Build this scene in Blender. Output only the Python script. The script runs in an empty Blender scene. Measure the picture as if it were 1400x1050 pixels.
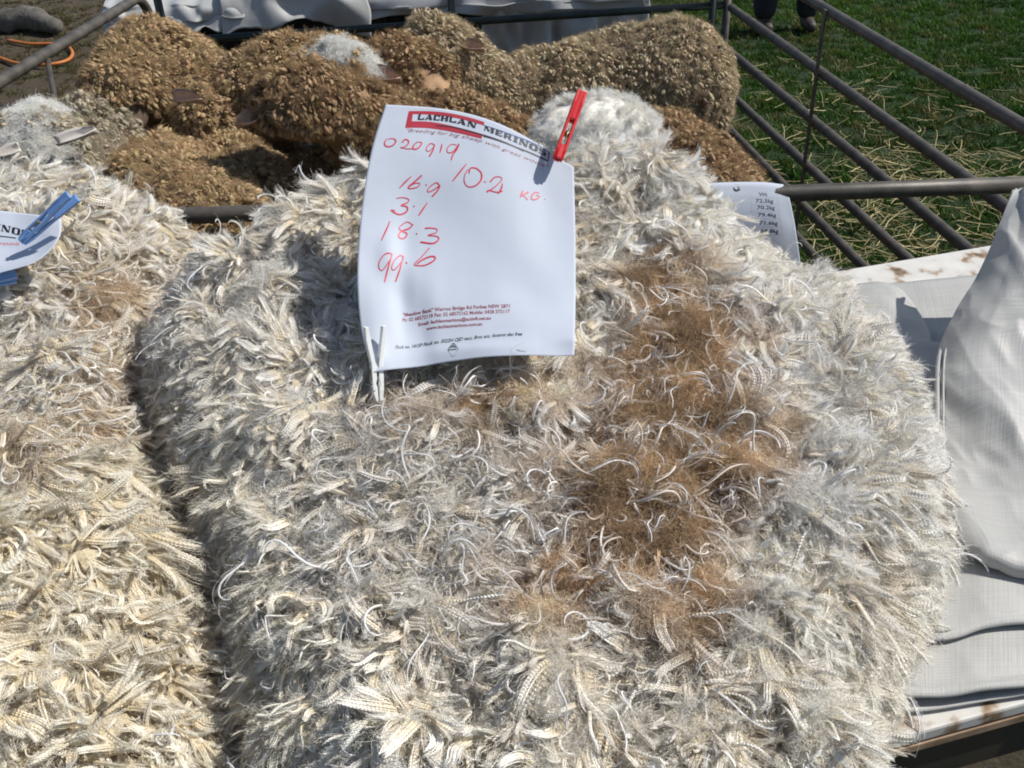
import bpy, math, random
import numpy as np
from mathutils import Vector, Matrix, Euler

# ------------------------------------------------------------------ camera, sky, sun, exposure
scene = bpy.context.scene
CAM_H, PITCH, ROLL, FPX = 1.70, math.radians(34), math.radians(-2.3), 1374.0
cam_data = bpy.data.cameras.new('camera')
cam_data.sensor_fit = 'HORIZONTAL'
cam_data.angle = 2*math.atan(700/FPX)
cam_data.clip_start = 0.02
cam_data.clip_end = 500
cam = bpy.data.objects.new('camera', cam_data)
scene.collection.objects.link(cam)
a_ = math.pi/2-PITCH
RCAM = (Matrix.Rotation(a_, 3, 'X') @ Matrix.Rotation(ROLL, 3, 'Z'))
cam.matrix_world = Matrix.Translation((0, 0, CAM_H)) @ RCAM.to_4x4()
scene.camera = cam

SUN_DIR = Vector((0.66, 0.07, 0.75)).normalized()       # towards the sun
sun_el = math.asin(SUN_DIR.z)
sun_az = math.atan2(SUN_DIR.x, SUN_DIR.y)
world = bpy.data.worlds.new('World')
scene.world = world
world.use_nodes = True
wn = world.node_tree
bg = wn.nodes['Background']
sky = wn.nodes.new('ShaderNodeTexSky')
sky.sky_type = 'NISHITA'
sky.sun_disc = False
sky.sun_elevation = sun_el
sky.sun_rotation = sun_az
wn.links.new(sky.outputs[0], bg.inputs[0])
bg.inputs[1].default_value = 0.08
sd = bpy.data.lights.new('sun', 'SUN')
sd.energy = 3.9
sd.angle = math.radians(0.5)
sd.color = (1.0, 0.965, 0.90)
sun = bpy.data.objects.new('sun', sd)
scene.collection.objects.link(sun)
sun.rotation_euler = SUN_DIR.to_track_quat('Z', 'Y').to_euler()
vs = scene.view_settings
vs.view_transform = 'Standard'
vs.look = 'None'
vs.exposure = 0.26
vs.gamma = 1.0
vs.use_curve_mapping = False
scene.cycles.pixel_filter_type = 'BLACKMAN_HARRIS'
scene.cycles.filter_width = 1.9
scene.cycles.max_bounces = 14
scene.cycles.diffuse_bounces = 12
scene.cycles.transmission_bounces = 12
scene.cycles.glossy_bounces = 2

rng = np.random.default_rng(7)
random.seed(7)
COL = scene.collection
RN = np.array(RCAM)
CN = np.array([0, 0, CAM_H])

# ------------------------------------------------------------------ helpers
def ray(px, py):
    return RN @ np.array([(px-700)/FPX, -(py-525)/FPX, -1.0])
def PZ(px, py, z):
    d = ray(px, py); return CN + d*((z-CAM_H)/d[2])
def PY(px, py, y):
    d = ray(px, py); return CN + d*(y/d[1])
def proj(P):
    q = (np.asarray(P)-CN) @ RN
    return 700-FPX*q[..., 0]/q[..., 2], 525+FPX*q[..., 1]/q[..., 2]

def hsh(ix, iy, iz, seed):
    h = (ix.astype(np.int64)*374761393 + iy.astype(np.int64)*668265263 + iz.astype(np.int64)*2147483647 + seed*1274126177) & 0xffffffff
    h = ((h ^ (h >> 13))*1274126177) & 0xffffffff
    h = h ^ (h >> 16)
    return (h & 0xffff)/65535.0
def vnoise(P, scale, seed=0):
    P = np.asarray(P, float)
    if P.shape[-1] == 2:
        P = np.concatenate([P, np.zeros(P.shape[:-1]+(1,))], -1)
    q = P*scale+100.0
    i = np.floor(q); f = q-i; f = f*f*(3-2*f)
    x, y, z = i[..., 0], i[..., 1], i[..., 2]
    r = 0
    for dx in (0, 1):
        for dy in (0, 1):
            for dz in (0, 1):
                w = (f[..., 0] if dx else 1-f[..., 0])*(f[..., 1] if dy else 1-f[..., 1])*(f[..., 2] if dz else 1-f[..., 2])
                r = r+w*hsh(x+dx, y+dy, z+dz, seed)
    return r*2-1
def fbm(P, scale, octv=4, seed=0):
    r, a = 0, 1.0
    for o in range(octv):
        r = r+a*vnoise(P, scale*2**o, seed+o*17); a *= .5
    return r
def sstep(x, a, b):
    t = np.clip((x-a)/(b-a), 0, 1); return t*t*(3-2*t)

def link(o, parent=None):
    COL.objects.link(o)
    if parent is not None:
        o.parent = parent
    return o
def tag(o, label=None, cat=None, group=None, kind=None):
    if label: o['label'] = label
    if cat: o['category'] = cat
    if group: o['group'] = group
    if kind: o['kind'] = kind
    return o
def empty(name, loc=(0, 0, 0), rz=0.0):
    o = bpy.data.objects.new(name, None)
    o.empty_display_size = 0.05
    o.location = loc
    o.rotation_euler = (0, 0, rz)
    return link(o)
def mesh_obj(name, V, F, mat, parent=None, smooth=True, local=True):
    """V in world unless local; parents are Empties, so shift by the parent's location"""
    me = bpy.data.meshes.new(name)
    V = np.asarray(V, float)
    if parent is not None and not local:
        V = V-np.array(parent.location)
    me.from_pydata(V.tolist(), [], [list(map(int, f)) for f in F])
    me.update()
    if smooth:
        me.shade_smooth()
    if mat: me.materials.append(mat)
    o = bpy.data.objects.new(name, me)
    return link(o, parent)
class MB:
    def __init__(s): s.V = []; s.F = []; s.n = 0
    def add(s, V, F):
        V = np.asarray(V, float)
        s.V.append(V); s.F += [[i+s.n for i in f] for f in F]; s.n += len(V)
        return s
    def build(s, name, mat, parent=None, smooth=True, bevel=0):
        o = mesh_obj(name, np.concatenate(s.V), s.F, mat, parent, smooth, local=False)
        if bevel:
            m = o.modifiers.new('bevel', 'BEVEL'); m.width = bevel; m.segments = 2; m.limit_method = 'ANGLE'
        return o
def tube(pts, rad, sides=8, cap=True):
    pts = np.asarray(pts, float); n = len(pts)
    rad = np.full(n, rad) if np.isscalar(rad) else np.asarray(rad)
    T = np.gradient(pts, axis=0); T /= np.linalg.norm(T, axis=1)[:, None]+1e-12
    up = np.array([0, 0, 1.]) if abs(T[0][2]) < .9 else np.array([1., 0, 0])
    N = np.cross(T[0], up); N /= np.linalg.norm(N)
    V = []
    ang = np.arange(sides)*2*math.pi/sides
    for i in range(n):
        N = N-T[i]*np.dot(N, T[i]); N /= np.linalg.norm(N)+1e-12
        B = np.cross(T[i], N)
        V.append(pts[i]+rad[i]*(np.cos(ang)[:, None]*N+np.sin(ang)[:, None]*B))
    V = np.concatenate(V)
    F = [[i*sides+j, i*sides+(j+1) % sides, (i+1)*sides+(j+1) % sides, (i+1)*sides+j] for i in range(n-1) for j in range(sides)]
    if cap:
        F.append(list(range(sides))[::-1]); F.append([(n-1)*sides+j for j in range(sides)])
    return V, F
def box(c, s, R=None):
    x, y, z = np.array(s)/2
    V = np.array([[sx*x, sy*y, sz*z] for sx in (-1, 1) for sy in (-1, 1) for sz in (-1, 1)])
    if R is not None: V = V @ np.asarray(R).T
    return V+np.asarray(c), [[0, 1, 3, 2], [4, 6, 7, 5], [0, 4, 5, 1], [2, 3, 7, 6], [0, 2, 6, 4], [1, 5, 7, 3]]
def catmull(P, t):
    """P (n,k); t in [0,n-1]"""
    n = len(P); i = np.clip(np.floor(t).astype(int), 0, n-2); f = (t-i)[:, None]
    g = lambda j: P[np.clip(j, 0, n-1)]
    p0 = np.where((i-1 < 0)[:, None], 2*P[0]-P[1], g(i-1)); p1 = g(i); p2 = g(i+1)
    p3 = np.where((i+2 > n-1)[:, None], 2*P[-1]-P[-2], g(i+2))
    return .5*(2*p1+(p2-p0)*f+(2*p0-5*p1+4*p2-p3)*f**2+(-p0+3*p1-3*p2+p3)*f**3)
def surf_eval(G, u, v):
    """G (rows, cols, 3); u along columns 0..1, v along rows 0..1; arrays"""
    R_, C_ = G.shape[:2]
    cols = np.stack([catmull(G[r], u*(C_-1)) for r in range(R_)])      # rows, n, 3
    out = np.empty((len(u), 3))
    flat = cols.transpose(1, 0, 2)
    t = v*(R_-1)
    i = np.clip(np.floor(t).astype(int), 0, R_-2); f = (t-i)[:, None]
    idx = np.arange(len(u))
    def g(j): return flat[idx, np.clip(j, 0, R_-1)]
    p1, p2 = g(i), g(i+1)
    p0 = np.where((i-1 < 0)[:, None], 2*flat[:, 0]-flat[:, 1], g(i-1))
    p3 = np.where((i+2 > R_-1)[:, None], 2*flat[:, -1]-flat[:, -2], g(i+2))
    return .5*(2*p1+(p2-p0)*f+(2*p0-5*p1+4*p2-p3)*f**2+(-p0+3*p1-3*p2+p3)*f**3)
def grid_faces(nu, nv):
    return [[j*nu+i, j*nu+i+1, (j+1)*nu+i+1, (j+1)*nu+i] for j in range(nv-1) for i in range(nu-1)]
def patch(name, G, nu, nv, mat, parent, thick=.0012, noise=0, nscale=12, seed=1, crease=0):
    G = np.asarray(G, float)
    uu, vv = np.meshgrid(np.linspace(0, 1, nu), np.linspace(0, 1, nv))
    P = surf_eval(G, uu.ravel(), vv.ravel())
    if noise:
        P[:, 2] += noise*fbm(P, nscale, 3, seed)
        P[:, 0] += .6*noise*fbm(P, nscale*.8, 2, seed+5)
    if crease:   # sharp creases where a few slanted ridges cross
        w_ = P+.03*np.stack([vnoise(P, 9, seed+1), vnoise(P, 9, seed+2), 0*P[:, 0]], 1)
        P[:, 2] += crease*(1-2.4*np.abs(vnoise(w_*[1, .45, 1], 8, seed+3)))+crease*.6*(1-2.4*np.abs(vnoise(w_*[.5, 1, 1], 17, seed+4)))+crease*.22*(1-2.4*np.abs(vnoise(w_*[1, .6, 1], 38, seed+6)))
    o = mesh_obj(name, P, grid_faces(nu, nv), mat, parent, True, local=False)
    uvl = o.data.uv_layers.new(name='uv')
    U = np.stack([uu.ravel(), vv.ravel()], 1)
    li = np.empty(len(o.data.loops), int); o.data.loops.foreach_get('vertex_index', li)
    uvl.data.foreach_set('uv', U[li].ravel())
    if thick:
        m = o.modifiers.new('thickness', 'SOLIDIFY'); m.thickness = thick; m.offset = -1
    return o

# ------------------------------------------------------------------ materials
def new_mat(name):
    m = bpy.data.materials.new(name); m.use_nodes = True
    nt = m.node_tree
    return m, nt, nt.nodes['Principled BSDF'], nt.nodes['Material Output']
def N(nt, t, **kw):
    n = nt.nodes.new(t)
    for k, v in kw.items(): setattr(n, k, v)
    return n
def ramp(nt, stops):
    r = N(nt, 'ShaderNodeValToRGB')
    e = r.color_ramp.elements
    while len(e) < len(stops): e.new(.5)
    for i, (p, c) in enumerate(stops):
        e[i].position = p; e[i].color = (*c, 1)
    return r
def simple(name, col, rough=.5, metal=0, col2=None, nscale=20, bump=0, bscale=100, detail=4):
    m, nt, b, out = new_mat(name)
    b.inputs['Roughness'].default_value = rough; b.inputs['Metallic'].default_value = metal
    tc = N(nt, 'ShaderNodeTexCoord')
    nz = N(nt, 'ShaderNodeTexNoise'); nz.inputs['Scale'].default_value = nscale; nz.inputs['Detail'].default_value = detail
    nt.links.new(tc.outputs['Object'], nz.inputs['Vector'])
    c2 = col2 or tuple(min(1, c*1.15) for c in col)
    r = ramp(nt, [(.35, col), (.65, c2)])
    nt.links.new(nz.outputs[0], r.inputs[0]); nt.links.new(r.outputs[0], b.inputs['Base Color'])
    if bump:
        n2 = N(nt, 'ShaderNodeTexNoise'); n2.inputs['Scale'].default_value = bscale; n2.inputs['Detail'].default_value = 5
        nt.links.new(tc.outputs['Object'], n2.inputs['Vector'])
        bp = N(nt, 'ShaderNodeBump'); bp.inputs['Strength'].default_value = .6; bp.inputs['Distance'].default_value = bump
        nt.links.new(n2.outputs[0], bp.inputs['Height']); nt.links.new(bp.outputs[0], b.inputs['Normal'])
    return m
def wool_mat(name, transl=.3, tipmix=True, gloss=.06, bump=0):
    """per-instance tint; root-to-tip gradient: the grease-yellow root, the weathered tip"""
    m = bpy.data.materials.new(name); m.use_nodes = True; nt = m.node_tree; nt.nodes.clear()
    out = N(nt, 'ShaderNodeOutputMaterial')
    at = N(nt, 'ShaderNodeAttribute', attribute_type='INSTANCER', attribute_name='tint')
    rt = N(nt, 'ShaderNodeAttribute', attribute_type='INSTANCER', attribute_name='rootc')
    t = N(nt, 'ShaderNodeAttribute', attribute_type='GEOMETRY', attribute_name='t')
    r = ramp(nt, [(0.05, (0, 0, 0)), (.55, (1, 1, 1))])
    nt.links.new(t.outputs['Fac'], r.inputs[0])
    mx = N(nt, 'ShaderNodeMix', data_type='RGBA')
    nt.links.new(r.outputs[0], mx.inputs[0]); nt.links.new(rt.outputs['Color'], mx.inputs[6]); nt.links.new(at.outputs['Color'], mx.inputs[7])
    d = N(nt, 'ShaderNodeBsdfDiffuse'); tr = N(nt, 'ShaderNodeBsdfTranslucent'); g = N(nt, 'ShaderNodeBsdfGlossy')
    g.inputs['Roughness'].default_value = .38
    m1 = N(nt, 'ShaderNodeMixShader'); m1.inputs[0].default_value = transl
    m2 = N(nt, 'ShaderNodeMixShader'); m2.inputs[0].default_value = gloss
    for s in (d, tr): nt.links.new(mx.outputs[2], s.inputs['Color'])
    nt.links.new(d.outputs[0], m1.inputs[1]); nt.links.new(tr.outputs[0], m1.inputs[2])
    nt.links.new(m1.outputs[0], m2.inputs[1]); nt.links.new(g.outputs[0], m2.inputs[2])
    nt.links.new(m2.outputs[0], out.inputs[0])
    if bump:
        tc = N(nt, 'ShaderNodeTexCoord'); nz = N(nt, 'ShaderNodeTexNoise'); nz.inputs['Scale'].default_value = 4; nz.inputs['Detail'].default_value = 4
        mp = N(nt, 'ShaderNodeMapping'); mp.inputs['Scale'].default_value = (.6, 2.2, 2.2)
        nt.links.new(tc.outputs['Object'], mp.inputs['Vector']); nt.links.new(mp.outputs[0], nz.inputs['Vector'])
        bp = N(nt, 'ShaderNodeBump'); bp.inputs['Strength'].default_value = 1; bp.inputs['Distance'].default_value = bump
        nt.nodes.remove(bp)
        mr = N(nt, 'ShaderNodeMapRange'); mr.inputs[1].default_value = .3; mr.inputs[2].default_value = .7; mr.inputs[3].default_value = .82; mr.inputs[4].default_value = 1.15
        nt.links.new(nz.outputs[0], mr.inputs[0])
        mm = N(nt, 'ShaderNodeMix', data_type='RGBA'); mm.blend_type = 'MULTIPLY'; mm.inputs[0].default_value = 1
        nt.links.new(mx.outputs[2], mm.inputs[6]); nt.links.new(mr.outputs[0], mm.inputs[7])
        for s in (d, tr): nt.links.new(mm.outputs[2], s.inputs['Color'])
    return m
def attr_mat(name, rough=.9, attr='col', transl=0, bump=0, bscale=300):
    m, nt, b, out = new_mat(name)
    at = N(nt, 'ShaderNodeAttribute', attribute_type='GEOMETRY', attribute_name=attr)
    nt.links.new(at.outputs['Color'], b.inputs['Base Color']); b.inputs['Roughness'].default_value = rough
    b.inputs['Specular IOR Level'].default_value = .15
    if bump:
        tc = N(nt, 'ShaderNodeTexCoord'); n2 = N(nt, 'ShaderNodeTexNoise'); n2.inputs['Scale'].default_value = bscale; n2.inputs['Detail'].default_value = 6
        nt.links.new(tc.outputs['Object'], n2.inputs['Vector'])
        bp = N(nt, 'ShaderNodeBump'); bp.inputs['Strength'].default_value = 1; bp.inputs['Distance'].default_value = bump
        nt.links.new(n2.outputs[0], bp.inputs['Height']); nt.links.new(bp.outputs[0], b.inputs['Normal'])
    return m
def set_col(o, C):
    a = o.data.color_attributes.new('col', 'FLOAT_COLOR', 'POINT')
    C = np.concatenate([C, np.ones((len(C), 1))], 1)
    a.data.foreach_set('color', C.ravel())

M_lock = wool_mat('wool_staples', .05, gloss=.04)
M_tuft = wool_mat('sheep_wool_tips', .03, gloss=.02, bump=.0012)
M_base = attr_mat('wool_base', .95, bump=.004, bscale=160)
M_skin = attr_mat('sheep_skin', .7, bump=.001, bscale=200)
M_blade = wool_mat('grass_blades', .30, gloss=.012)
M_rail = simple('galvanised_steel', (.060, .053, .045), .5, .15, (.115, .10, .082), 24, .0006, 260)
M_raildark = simple('dark_green_paint', (.012, .022, .018), .5, .2, (.03, .04, .035), 15)
M_paper, nt, b, out = new_mat('paper')
b.inputs['Base Color'].default_value = (.50, .54, .62, 1); b.inputs['Roughness'].default_value = .75
b.inputs['Specular IOR Level'].default_value = .2
tc = N(nt, 'ShaderNodeTexCoord'); nz = N(nt, 'ShaderNodeTexNoise'); nz.inputs['Scale'].default_value = 14; nz.inputs['Detail'].default_value = 3
nt.links.new(tc.outputs['Object'], nz.inputs['Vector'])
bp = N(nt, 'ShaderNodeBump'); bp.inputs['Strength'].default_value = .35; bp.inputs['Distance'].default_value = .004
nt.links.new(nz.outputs[0], bp.inputs['Height']); nt.links.new(bp.outputs[0], b.inputs['Normal'])
M_redink = simple('red_ink', (.50, .02, .05), .5, 0, (.62, .05, .08), 120)
M_maroon = simple('maroon_print', (.36, .02, .04), .5)
M_black = simple('black_print', (.01, .012, .02), .5)
M_brownprint = simple('maroon_small_print', (.22, .05, .06), .5)
M_blueline = simple('blue_print', (.03, .10, .35), .5)
M_white = simple('white_print', (.82, .84, .88), .5)
M_redplastic = simple('red_plastic', (.62, .012, .02), .28, 0, (.5, .01, .015), 60)
M_blueplastic = simple('blue_plastic', (.20, .36, .70), .35, 0, (.17, .32, .64), 60)
M_whiteplastic = simple('white_plastic', (.74, .75, .73), .35)
M_spring = simple('spring_steel', (.35, .30, .18), .35, .9)
M_orange = simple('orange_plastic', (.45, .14, .03), .5)
M_boot = simple('boot_leather', (.03, .02, .015), .6, 0, (.05, .04, .03), 30)

def cloth_mat(name, c1, c2, weave=900):
    m, nt, b, out = new_mat(name)
    b.inputs['Roughness'].default_value = .48
    b.inputs['Specular IOR Level'].default_value = .45
    tc = N(nt, 'ShaderNodeTexCoord')
    nz = N(nt, 'ShaderNodeTexNoise'); nz.inputs['Scale'].default_value = 6; nz.inputs['Detail'].default_value = 6
    nt.links.new(tc.outputs['Object'], nz.inputs['Vector'])
    # slubs: long thin streaks along both thread directions
    mp = N(nt, 'ShaderNodeMapping'); mp.inputs['Scale'].default_value = (3, 210, 1)
    mp2 = N(nt, 'ShaderNodeMapping'); mp2.inputs['Scale'].default_value = (170, 3, 1)
    n1 = N(nt, 'ShaderNodeTexNoise'); n2 = N(nt, 'ShaderNodeTexNoise')
    for n_ in (n1, n2): n_.inputs['Scale'].default_value = 1; n_.inputs['Detail'].default_value = 2
    nt.links.new(tc.outputs['UV'], mp.inputs['Vector']); nt.links.new(tc.outputs['UV'], mp2.inputs['Vector'])
    nt.links.new(mp.outputs[0], n1.inputs['Vector']); nt.links.new(mp2.outputs[0], n2.inputs['Vector'])
    ad = N(nt, 'ShaderNodeMath', operation='ADD'); nt.links.new(n1.outputs[0], ad.inputs[0]); nt.links.new(n2.outputs[0], ad.inputs[1])
    ad2 = N(nt, 'ShaderNodeMath', operation='ADD'); nt.links.new(ad.outputs[0], ad2.inputs[0]); nt.links.new(nz.outputs[0], ad2.inputs[1])
    r = ramp(nt, [(.36, c1), (.62, c2)])
    dv = N(nt, 'ShaderNodeMath', operation='DIVIDE'); dv.inputs[1].default_value = 3
    nt.links.new(ad2.outputs[0], dv.inputs[0]); nt.links.new(dv.outputs[0], r.inputs[0])
    nt.links.new(r.outputs[0], b.inputs['Base Color'])
    bp = N(nt, 'ShaderNodeBump'); bp.inputs['Strength'].default_value = .8; bp.inputs['Distance'].default_value = .0005
    nt.links.new(ad.outputs[0], bp.inputs['Height']); nt.links.new(bp.outputs[0], b.inputs['Normal'])
    return m
M_sack = cloth_mat('woven_white_sack', (.38, .375, .355), (.46, .455, .435))
M_sheet = cloth_mat('white_cotton_sheet', (.38, .38, .37), (.47, .47, .46))

# ------------------------------------------------------------------ instancing
GN = None
def gn_group():
    global GN
    if GN: return GN
    g = bpy.data.node_groups.new('scatter', 'GeometryNodeTree')
    g.interface.new_socket('Geometry', in_out='INPUT', socket_type='NodeSocketGeometry')
    s = g.interface.new_socket('Pieces', in_out='INPUT', socket_type='NodeSocketCollection')
    g.interface.new_socket('Geometry', in_out='OUTPUT', socket_type='NodeSocketGeometry')
    i = g.nodes.new('NodeGroupInput'); o = g.nodes.new('NodeGroupOutput')
    ci = g.nodes.new('GeometryNodeCollectionInfo'); ci.inputs['Separate Children'].default_value = True; ci.inputs['Reset Children'].default_value = True
    ip = g.nodes.new('GeometryNodeInstanceOnPoints'); ip.inputs['Pick Instance'].default_value = True
    def na(nm, ty):
        n = g.nodes.new('GeometryNodeInputNamedAttribute'); n.data_type = ty; n.inputs['Name'].default_value = nm
        return n
    g.links.new(i.outputs[0], ip.inputs['Points']); g.links.new(i.outputs[1], ci.inputs['Collection'])
    g.links.new(ci.outputs[0], ip.inputs['Instance'])
    g.links.new(na('idx', 'INT').outputs[0], ip.inputs['Instance Index'])
    g.links.new(na('rot', 'FLOAT_VECTOR').outputs[0], ip.inputs['Rotation'])
    g.links.new(na('scl', 'FLOAT_VECTOR').outputs[0], ip.inputs['Scale'])
    g.links.new(ip.outputs[0], o.inputs[0])
    GN = (g, s.identifier)
    return GN
def frames_to_euler(X, Z):
    """X along, Z up -> euler XYZ"""
    X = X/np.linalg.norm(X, axis=1)[:, None]
    Z = Z-X*np.sum(X*Z, 1)[:, None]; Z = Z/(np.linalg.norm(Z, axis=1)[:, None]+1e-9)
    Y = np.cross(Z, X)
    ry = np.arcsin(np.clip(-X[:, 2], -1, 1)); rx = np.arctan2(Y[:, 2], Z[:, 2]); rz = np.arctan2(X[:, 1], X[:, 0])
    return np.stack([rx, ry, rz], 1)
def scatter(name, P, X, Z, scl, idx, tint, rootc, coll, parent=None):
    if parent is not None: P = P-np.array(parent.location)
    me = bpy.data.meshes.new(name); me.vertices.add(len(P)); me.vertices.foreach_set('co', P.astype(np.float32).ravel())
    def at(nm, ty, data, key):
        a = me.attributes.new(nm, ty, 'POINT'); a.data.foreach_set(key, np.ascontiguousarray(data).ravel())
    at('rot', 'FLOAT_VECTOR', frames_to_euler(X, Z).astype(np.float32), 'vector')
    if scl.ndim == 1: scl = np.repeat(scl[:, None], 3, 1)
    at('scl', 'FLOAT_VECTOR', scl.astype(np.float32), 'vector')
    at('idx', 'INT', idx.astype(np.int32), 'value')
    one = np.ones((len(P), 1))
    at('tint', 'FLOAT_COLOR', np.concatenate([tint, one], 1).astype(np.float32), 'color')
    at('rootc', 'FLOAT_COLOR', np.concatenate([rootc, one], 1).astype(np.float32), 'color')
    o = link(bpy.data.objects.new(name, me), parent)
    g, sid = gn_group()
    m = o.modifiers.new('scatter', 'NODES'); m.node_group = g; m[sid] = coll
    tag(o, kind='stuff')
    return o
def proto(coll, name, V, F, T, mat):
    me = bpy.data.meshes.new(name); me.from_pydata(np.asarray(V).tolist(), [], [list(map(int, f)) for f in F]); me.shade_smooth()
    a = me.attributes.new('t', 'FLOAT', 'POINT'); a.data.foreach_set('value', np.asarray(T, np.float32))
    me.materials.append(mat)
    o = bpy.data.objects.new(name, me); coll.objects.link(o); return o

def spine(n, L, bend, wig, r):
    """a curve from the origin along +X, curling"""
    s = np.linspace(0, 1, n)
    th = bend*s**1.3 + wig*np.sin(s*math.pi*r.uniform(1, 2.2)+r.uniform(0, 6))*s
    ph = .5*wig*np.sin(s*math.pi*r.uniform(1, 2)+r.uniform(0, 6))
    d = np.stack([np.cos(th)*np.cos(ph), np.sin(th)*np.cos(ph), np.sin(ph)], 1)
    p = np.cumsum(d, 0)*(L/n); p -= p[0]
    return s, p, th
def make_staple(r, L=1.0, width=.11, strands=7, crimps=17, amp=.011, rad=.017, bend=.6, wig=.35, per=6, fuzz=14, taper=.25, blunt=.9):
    n = crimps*per
    s, p, th = spine(n, L, bend, wig, r)
    tx = np.gradient(p, axis=0); tx /= np.linalg.norm(tx, axis=1)[:, None]
    side = np.stack([-tx[:, 1], tx[:, 0], 0*s], 1); side /= np.linalg.norm(side, axis=1)[:, None]
    up = np.cross(tx, side)
    phase = 2*math.pi*crimps*s
    V, F, T, k = [], [], [], 0
    for j in range(strands):
        off = (j/(max(1, strands-1))-.5)*width if strands > 1 else 0
        offu = r.normal(0, min(width*.22, .022))+.03*math.cos(j*.9)*width*3
        w = 1-(1-taper)*s**3
        ln = r.uniform(blunt, 1)
        dp = r.normal(0, .5)
        q = p+side*((off*w+amp*.35*np.sin(phase+dp+1))[:, None])+up*((offu*w+amp*np.sin(phase+dp))[:, None])
        m = int(n*ln); rr = rad*np.clip(np.minimum(s*8+.3, (ln-s)*9+.15), .15, 1)*(1+.22*np.sin(phase+dp))
        v, f = tube(q[:m], rr[:m], 4, False)
        V.append(v); F += [[i+k for i in g] for g in f]; k += len(v)
        T.append(np.repeat(s[:m], len(v)//m))
    for j in range(fuzz):   # stray fibres
        m = 14; a0 = r.integers(0, int(n*.8)); b0 = min(n-1, a0+int(n*r.uniform(.15, .5)))
        ii = np.linspace(a0, b0, m).astype(int); ss = np.linspace(0, 1, m)[:, None]
        q = p[ii]+side[ii]*(r.normal(0, width*.6)+r.normal(0, .09)*ss**1.5)+up[ii]*(r.normal(0, .03)+r.uniform(-.03, .16)*ss**1.5)
        q = q+.008*np.sin(ss*r.uniform(15, 40)+r.uniform(0, 6))
        v, f = tube(q, .0026, 3, False)
        V.append(v); F += [[i+k for i in g] for g in f]; k += len(v); T.append(np.repeat(s[ii], 3))
    return np.concatenate(V), F, np.concatenate(T)
def make_cord(r, L=1.0, bend=2.5, wig=1.2, crimps=42, rad=.011):
    n = crimps*5
    s, p, th = spine(n, L, bend, wig, r)
    p[:, 2] += .05*np.sin(s*math.pi)
    tx = np.gradient(p, axis=0); tx /= np.linalg.norm(tx, axis=1)[:, None]
    side = np.stack([-tx[:, 1], tx[:, 0], 0*s], 1); side /= np.linalg.norm(side, axis=1)[:, None]
    up = np.cross(tx, side); phase = math.pi*crimps*s
    V, F, T, k = [], [], [], 0
    ns = r.integers(2, 4)
    for j in range(ns):
        a = phase+j*2*math.pi/ns
        am = rad*1.1*(1-.5*s)
        q = p+side*(am*np.cos(a))[:, None]+up*(am*np.sin(a))[:, None]
        v, f = tube(q, rad*(1-.5*s**3)*(1+.35*np.cos(2*a)), 4, False)
        V.append(v); F += [[i+k for i in g] for g in f]; k += len(v); T.append(np.repeat(s, 4))
    for j in range(8):
        m = 16; a0 = r.integers(0, int(n*.6)); ii = np.linspace(a0, min(n-1, a0+int(n*.4)), m).astype(int); ss = np.linspace(0, 1, m)[:, None]
        q = p[ii]+side[ii]*(r.normal(0, .02)+r.normal(0, .12)*ss)+up[ii]*(r.uniform(0, .1)*ss)
        v, f = tube(q, .0022, 3, False)
        V.append(v); F += [[i+k for i in g] for g in f]; k += len(v); T.append(np.repeat(s[ii], 3))
    return np.concatenate(V), F, np.concatenate(T)
def make_fluff(r, n=60, R=.5, rad=.0042):
    V, F, T, k = [], [], [], 0
    for j in range(n):
        m = 16; c = r.normal(0, .28, 3)*[1, 1, .35]; d = r.normal(0, 1, 3)*[1, .6, .45]; d /= np.linalg.norm(d)
        e = np.cross(d, r.normal(0, 1, 3)); e /= np.linalg.norm(e)
        s = np.linspace(-1, 1, m)[:, None]; cu = r.normal(0, .25)
        q = c+d*s*R*r.uniform(.5, 1)+e*cu*s**2+np.cross(d, e)*.03*np.sin(s*r.uniform(8, 26)+r.uniform(0, 6))
        v, f = tube(q, rad, 3, False)
        V.append(v); F += [[i+k for i in g] for g in f]; k += len(v); T.append(np.full(len(v), r.uniform(.3, 1)))
    return np.concatenate(V), F, np.concatenate(T)

def new_coll(n): return bpy.data.collections.new(n)
C_lock = new_coll('lock_pieces')
NA, NM, NB, NC = 20, 10, 16, 8
for i in range(NA):   # chunky crimped staples: flat bundles of many fine strands waving together
    w_ = rng.uniform(.07, .20)
    V, F, T = make_staple(rng, width=w_, strands=int(8+w_*95), crimps=int(rng.integers(13, 18)), amp=.0075, rad=.0085, bend=rng.normal(0, .7), wig=rng.uniform(.1, .6), per=5, taper=rng.uniform(.4, 1.0), blunt=rng.uniform(.6, .9), fuzz=34)
    proto(C_lock, 'a%02d_staple' % i, V, F, T, M_lock)
for i in range(NM):   # slim staples
    V, F, T = make_staple(rng, width=rng.uniform(.03, .05), strands=8, crimps=19, amp=.008, rad=.0075, bend=rng.normal(0, 1.3), wig=rng.uniform(.4, 1.0), per=5, taper=.4, fuzz=10)
    proto(C_lock, 'b%02d_slim' % i, V, F, T, M_lock)
for i in range(NB):   # thin curly cords
    V, F, T = make_cord(rng, bend=rng.normal(0, 2.6), wig=rng.uniform(.6, 2.2), rad=rng.uniform(.0055, .0095))
    proto(C_lock, 'c%02d_cord' % i, V, F, T, M_lock)
for i in range(NC):
    V, F, T = make_fluff(rng, 70, .5, .0038)
    proto(C_lock, 'd%02d_fluff' % i, V, F, T, M_lock)

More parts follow.
